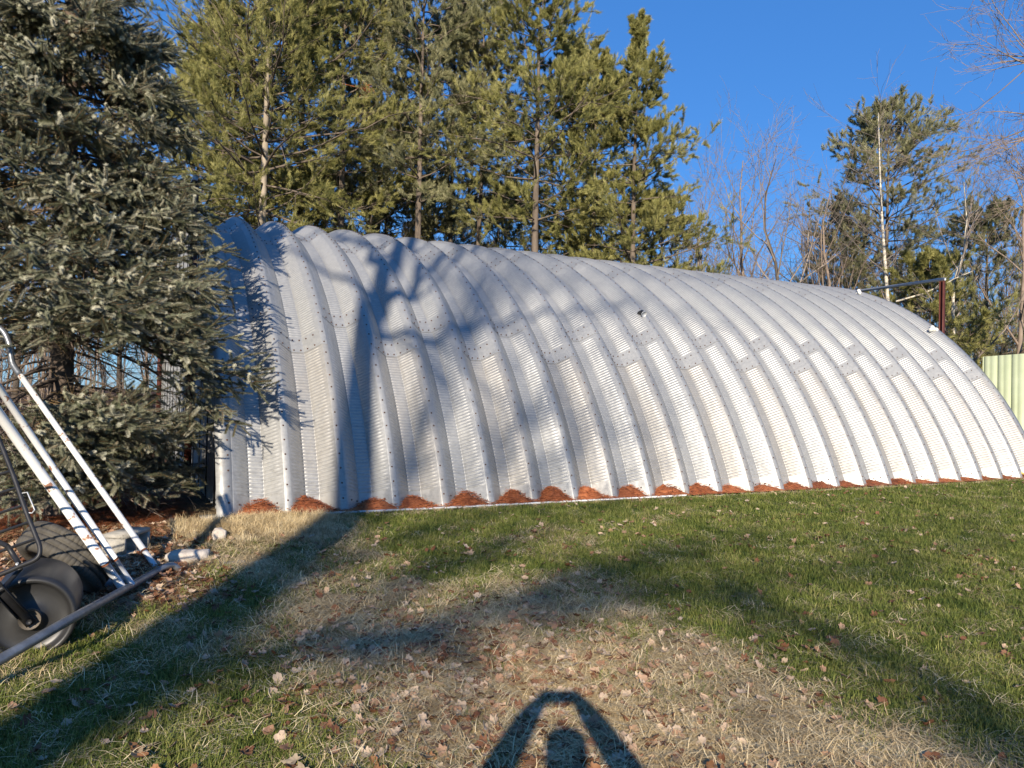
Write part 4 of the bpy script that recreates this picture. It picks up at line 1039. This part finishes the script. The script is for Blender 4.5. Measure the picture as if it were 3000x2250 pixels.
def shade_tree_far():
    r_ = np.random.default_rng(57); AL = -36.0; a = SHAD_AZ
    pt = lambda perp, h, off=0.0: np.array([perp * math.cos(a) + (AL + off) * math.sin(a), -perp * math.sin(a) + (AL + off) * math.cos(a), h])
    b = pt(1.3, -0.25); e = empty('shade_tree', b, 'farther tall bare tree behind the viewer giving soft mottled shade', 'tree')
    T = spline([pt(1.3, -.25), pt(1.3, 4), pt(1.3, 8), pt(1.35, 12), pt(1.6, 15), pt(2.0, 19)], 4); R0 = .24 * (1 - .8 * np.linspace(0, 1, len(T)))
    def sh(px, py):
        G = on_ground(px, py); al = G[0] * math.sin(a) + G[1] * math.cos(a); pp = G[0] * math.cos(a) - G[1] * math.sin(a); return pt(pp, G[2] + (al - AL) * math.tan(SUN_EL))
    soft = [([pt(1.3, 11.4)] + [sh(*q) for q in ((620, 1985), (1000, 1885), (1413, 1785), (1750, 1680), (2065, 1590))], .14), ([sh(*q) for q in ((1413, 1785), (1700, 1760), (2000, 1745), (2300, 1690), (2650, 1640), (2950, 1600))], .07),
            ([sh(*q) for q in ((2120, 1720), (2260, 1800), (2450, 1890), (2700, 2005), (2990, 2190), (3100, 2300))], .10), ([sh(*q) for q in ((800, 1935), (1050, 1960), (1300, 1900), (1500, 1850), (1700, 1800), (1800, 1760))], .06)]
    PS = np.stack([spline(p, 3)[:16] for p, _ in soft]) - b; KS = PS.shape[1]; PS[:, 1:] += r_.normal(0, .07, PS[:, 1:].shape)
    RS = np.stack([q * (1 - .5 * np.linspace(0, 1, KS)) * r_.uniform(.6, 1.3, KS) for _, q in soft])
    PT, RTT = grow(PS, RS, 16, .05, 1, .6, .25, .22, .4, r_, 6, .0, .5, .16, .8, .2, .022); PU, RU = grow(PT, RTT, 6, .1, 1, .6, .25, .4, .4, r_, 4, .0, .6, .16, .8, .2, .016)
    link('limb', tree_mesh('limb', [(PS, RS), (PT, RTT), (PU, RU)], (8, 4, 3), [M_BARK]), e)
    P1, R1 = grow((T - b)[None], R0[None], 26, .58, .98, .95, .15, .34, .2, r_, 9, .07, .6, .12, .8, .3, .03)
    pp = (P1.mean(1) + b)[:, 0] * math.cos(a) - (P1.mean(1) + b)[:, 1] * math.sin(a); P1, R1 = P1[pp > 1.6], R1[pp > 1.6]
    P2, R2 = grow(P1, R1, 7, .2, 1, .6, .2, .36, .3, r_, 6, .04, .6, .12, .7, .3, .02)
    P3, R3 = grow(P2, R2, 5, .2, 1, .6, .2, .42, .3, r_, 4, .03, .6, .15, .6, .3, .014)
    link('trunk', tree_mesh('trunk', [((T - b)[None], R0[None])], (12,), [M_BARK]), e)
    link('crown', tree_mesh('crown', [(P1, R1), (P2, R2), (P3, R3)], (6, 4, 3), [M_BARK]), e)
shade_tree_far()

# ------------------------------------------------------------------ the photographer, standing behind the camera
def photographer():
    c = CAM - FW * 0.05; g = CAM - FW * 0.62; g = np.array([g[0], g[1], float(gz(g[0], g[1]))]); r = RT * np.array([1, 1, 0]); f = np.array([FW[0], FW[1], 0])
    z = lambda h: np.array([0, 0, h])
    hip = g + z(.80) - f * .02; chest = g + z(1.22) + f * .04; neck = g + z(1.40) + f * .10; head = g + z(1.52) + f * .16
    V = [hip, g + z(.96), chest, neck, head, head + z(.08)]; R = [.15, .15, .19, .08, .11, .09]
    Ed = [(0, 1), (1, 2), (2, 3), (3, 4), (4, 5)]
    for s in (-1, 1):
        b = len(V); V += [chest + r * s * .17 + z(.07), chest + r * s * .34 + z(.08) + f * .14, c + r * s * .15 - z(.08) - f * .02, c + r * s * .085 - z(.005)]; R += [.10, .085, .060, .048]
        Ed += [(2, b), (b, b + 1), (b + 1, b + 2), (b + 2, b + 3)]
        for q in range(4):
            k = len(V); V += [c + r * s * (.085 - .004 * q) + z(.03 - .02 * q) + f * .01, c + r * s * (.07) + z(.035 - .022 * q) + f * .03]; R += [.009, .008]; Ed += [(b + 3, k), (k, k + 1)]
        b = len(V); V += [hip + r * s * .10 - z(.04), g + r * s * .12 + z(.45) + f * .03, g + r * s * .13 + z(.08) - f * .02, g + r * s * .15 + z(.03) + f * .13]; R += [.095, .065, .045, .035]
        Ed += [(0, b), (b, b + 1), (b + 1, b + 2), (b + 2, b + 3)]
    me = bpy.data.meshes.new('person'); me.from_pydata([tuple(np.asarray(v) - g) for v in V], Ed, []); me.update()
    me.materials.append(simple('dark_clothing', (.03, .035, .05), (.05, .055, .075), 8, .9))
    o = link('person', me, None, g); sk = o.modifiers.new('skin', 'SKIN'); 
    for v, rr in zip(me.skin_vertices[0].data, R): v.radius = (rr, rr)
    me.skin_vertices[0].data[0].use_root = True
    o.modifiers.new('sub', 'SUBSURF').levels = 1; o.modifiers['sub'].render_levels = 2
    tag(o, 'person in dark clothes standing behind the view with both arms raised to a phone', 'person')
    mb = MB(); Rm = np.stack([RT, FW, UP], 1); mb.box(CAM - FW * 0.03, (.15, .008, .072), 0, Rm); p = mb.build('phone', M_BLACKM); tag(p, 'dark phone held up in both hands behind the view', 'phone')
photographer()

# ------------------------------------------------------------------ grass, straw and leaves
def blade_proto(r_, n, H, rad, w, lie=0.0, curl=.5):
    V = []; F = []
    for q in range(n):
        a = r_.uniform(0, 2 * PI); rr = rad * math.sqrt(r_.random()); o = np.array([rr * math.cos(a), rr * math.sin(a), -.004]); b2 = r_.uniform(0, 2 * PI)
        el = r_.uniform(.75, 1.4) if not lie else abs(r_.normal(0.0, lie)) + .04
        h = H * r_.uniform(.55, 1.1); d = np.array([math.cos(b2) * math.cos(el), math.sin(b2) * math.cos(el), math.sin(el)])
        s = unit(np.cross(d, [0, 0, 1.])) * w / 2; m = o + d * h * .55; d2 = unit(d + np.array([math.cos(b2) * curl, math.sin(b2) * curl, -.35 * curl if not lie else -.25]) + r_.normal(0, .2, 3)); tip = m + d2 * h * .5
        if lie: m[2] = max(m[2], .003); tip[2] = max(tip[2], .002); o[2] = r_.uniform(0, .012)
        b = len(V); V += [o - s, o + s, m + s * .8, m - s * .8, tip]; F += [[b, b + 1, b + 2], [b, b + 2, b + 3], [b + 3, b + 2, b + 4]]
    return np.array(V), [np.array(F)], np.zeros(len(F), int)
def candidates(r_, n, x0=-2.6, x1=17.5, y0=-7.0, y1=-.12, near=1.7):
    x = r_.uniform(x0, x1, n * 6); y = r_.uniform(y0, y1, n * 6)
    d = np.stack([x, y, gz(x, y)], 1) - CAM; w = d @ FW; px = 1500 + FPX * (d @ RT) / w; py = 1125 - FPX * (d @ UP) / w
    ok = (w > 1) & (px > -180) & (px < 3180) & (py < 2420); p = np.minimum((3.2 / np.maximum(w, .5)) ** near, 1.0)
    k = ok & (r_.random(len(x)) < p); x, y, w = x[k][:n], y[k][:n], w[k][:n]
    return x, y, w
r_ = np.random.default_rng(77)
GR = blade_proto(r_, 20, .052, .055, .0042); ST = blade_proto(r_, 20, .14, .085, .0034, lie=.30); STU = blade_proto(r_, 34, .17, .07, .0026, curl=1.0)
x, y, w = candidates(r_, 36000); g = green_mask(x, y); k = r_.random(len(x)) < g * 1.15 - .10; x, y, w = x[k], y[k], w[k]; m = len(x); print('grass tufts', m)
o = scatter('lawn_grass', GR, [M_GRASS], np.stack([x, y, gz(x, y)], 1), np.stack([r_.normal(0, .12, m), r_.normal(0, .12, m), r_.uniform(0, 2 * PI, m)], 1), r_.uniform(.6, 1.15, m) * (1 + .06 * (w - 3)).clip(.9, 1.5)); tag(o, 'short green lawn grass', 'grass', None, 'stuff')
x, y, w = candidates(r_, 42000, near=1.45); g = 1 - green_mask(x, y) * .93 - soil_mask(x, y) * .8; k = r_.random(len(x)) < g; x, y, w = x[k], y[k], w[k]; m = len(x); print('straw', m)
o = scatter('dry_grass', ST, [M_STRAW], np.stack([x, y, gz(x, y) + .004], 1), np.stack([r_.normal(0, .1, m), r_.normal(0, .1, m), r_.uniform(0, 2 * PI, m)], 1), r_.uniform(.6, 1.2, m)); tag(o, 'flattened tan dry grass', 'dry grass', None, 'stuff')
# taller dead grass at the corner of the building
m = 1100; x = np.clip(r_.normal(.25, .42, m), -.55, 1.2); y = -.14 - np.abs(r_.normal(0, .38, m)); k = (y > -1.2); x, y = x[k], y[k]; m = len(x)
o = scatter('tall_dead_grass', STU, [M_STRAW], np.stack([x, y, gz(x, y)], 1), np.stack([r_.normal(0, .25, m), r_.normal(0, .25, m), r_.uniform(0, 2 * PI, m)], 1), r_.uniform(.4, .95, m)); tag(o, 'fluffy straw coloured dead grass at the building left corner', 'dry grass', None, 'stuff')
m = 420; x = np.concatenate([r_.uniform(.8, 14.5, 260), r_.uniform(7, 14.8, 160)]); y = r_.uniform(-.2, -.13, m)
o = scatter('edge_grass', STU, [M_STRAW], np.stack([x, y, gz(x, y)], 1), np.stack([r_.normal(0, .3, m), r_.normal(0, .3, m), r_.uniform(0, 2 * PI, m)], 1), r_.uniform(.2, .5, m)); tag(o, 'sparse dry grass tufts along the building foot', 'dry grass', None, 'stuff')
# needles and twigs on the soil under the spruce
m = 5000; x = r_.uniform(-2.6, -.2, m); y = r_.uniform(-2.9, 2.5, m); k = r_.random(m) < soil_mask(x, y) + .1 * (x < -.4); x, y = x[k], y[k]; m = len(x)
o = scatter('needle_litter', ST, [M_NEEDLE], np.stack([x, y, gz(x, y) + .003], 1), np.stack([r_.normal(0, .1, m), r_.normal(0, .1, m), r_.uniform(0, 2 * PI, m)], 1), r_.uniform(.4, .8, m)); tag(o, 'brown fallen needles and twigs under the spruce', 'needle litter', None, 'stuff')

# leaves
def leaf_data(seed):
    r_ = np.random.default_rng(seed); n = 20; a = np.linspace(0, 2 * PI, n, endpoint=False)
    lob = 0.66 + 0.32 * np.abs(np.cos(a * 2.5 + r_.uniform(0, 1))) ** .8 + r_.normal(0, .11, n); lob *= 1 - .25 * np.cos(a)
    x = np.cos(a) * lob * .037; y = np.sin(a) * lob * .026
    c1, c2 = r_.uniform(8, 26), r_.uniform(-5, 14)
    z = c1 * y * y + c2 * x * x + r_.normal(0, .0022, n) + r_.uniform(.1, .35) * x
    xm, ym = x * .5, y * .5; zm = c1 * ym * ym + c2 * xm * xm + r_.normal(0, .0016, n)
    V = np.concatenate([[[0, 0, -.001]], np.stack([xm, ym, zm], 1), np.stack([x, y, z], 1)])
    V[:, 2] -= V[:, 2].min() - .002
    F3 = [[0, 1 + i, 1 + (i + 1) % n] for i in range(n)]; F4 = [[1 + i, 1 + n + i, 1 + n + (i + 1) % n, 1 + (i + 1) % n] for i in range(n)]
    return V, [np.array(F3), np.array(F4)], np.zeros(2 * n, int)
LD = [leaf_data(s) for s in range(6)]
M_LEAFP = foliage('pale_dry_leaf', (0.14, 0.10, 0.06), (0.34, 0.27, 0.18), None, .9, 3, .0)
M_LEAFR = foliage('rust_dry_leaf', (0.09, 0.042, 0.02), (0.22, 0.105, 0.045), None, .9, 3, .0)
x, y, w = candidates(r_, 30000, near=1.0); k = r_.random(len(x)) < np.clip(leaf_mask(x, y) - .03, 0, 1) * .7; x, y, w = x[k], y[k], w[k]
px_size = 1.0 / w; order = np.argsort(w)
sel = order[:280]; rest = order[280:]; print('leaves', len(x))
lm = {(v, c): mesh('leaf', LD[v][0], LD[v][1], [(M_LEAFP, M_LEAFR)[c]], smooth=True) for v in range(6) for c in range(2)}
for i in sel:
    c = int(r_.random() < .5); v = int(r_.integers(6)); sc = r_.uniform(.65, 1.2)
    o = link('fallen_leaf', lm[(v, c)], None, (x[i], y[i], float(gz(x[i], y[i])) + r_.uniform(.012, .04)), (r_.normal(0, .35), r_.normal(0, .35), r_.uniform(0, 2 * PI))); o.scale = (sc, sc, sc)
    tag(o, ('dry pale tan leaf lying curled on the nearest grass', 'dry rust brown leaf lying curled on the nearest grass')[c], 'leaf', ('pale fallen leaves', 'rust brown fallen leaves')[c])
for v in range(3):
    q = rest[v::3]; m = len(q)
    o = scatter('leaf_litter', LD[v], [M_LEAF], np.stack([x[q], y[q], gz(x[q], y[q]) + .022], 1), np.stack([r_.normal(0, .35, m), r_.normal(0, .35, m), r_.uniform(0, 2 * PI, m)], 1), r_.uniform(.6, 1.1, m)); tag(o, 'small dry leaves strewn over the farther lawn', 'leaf litter', None, 'stuff')
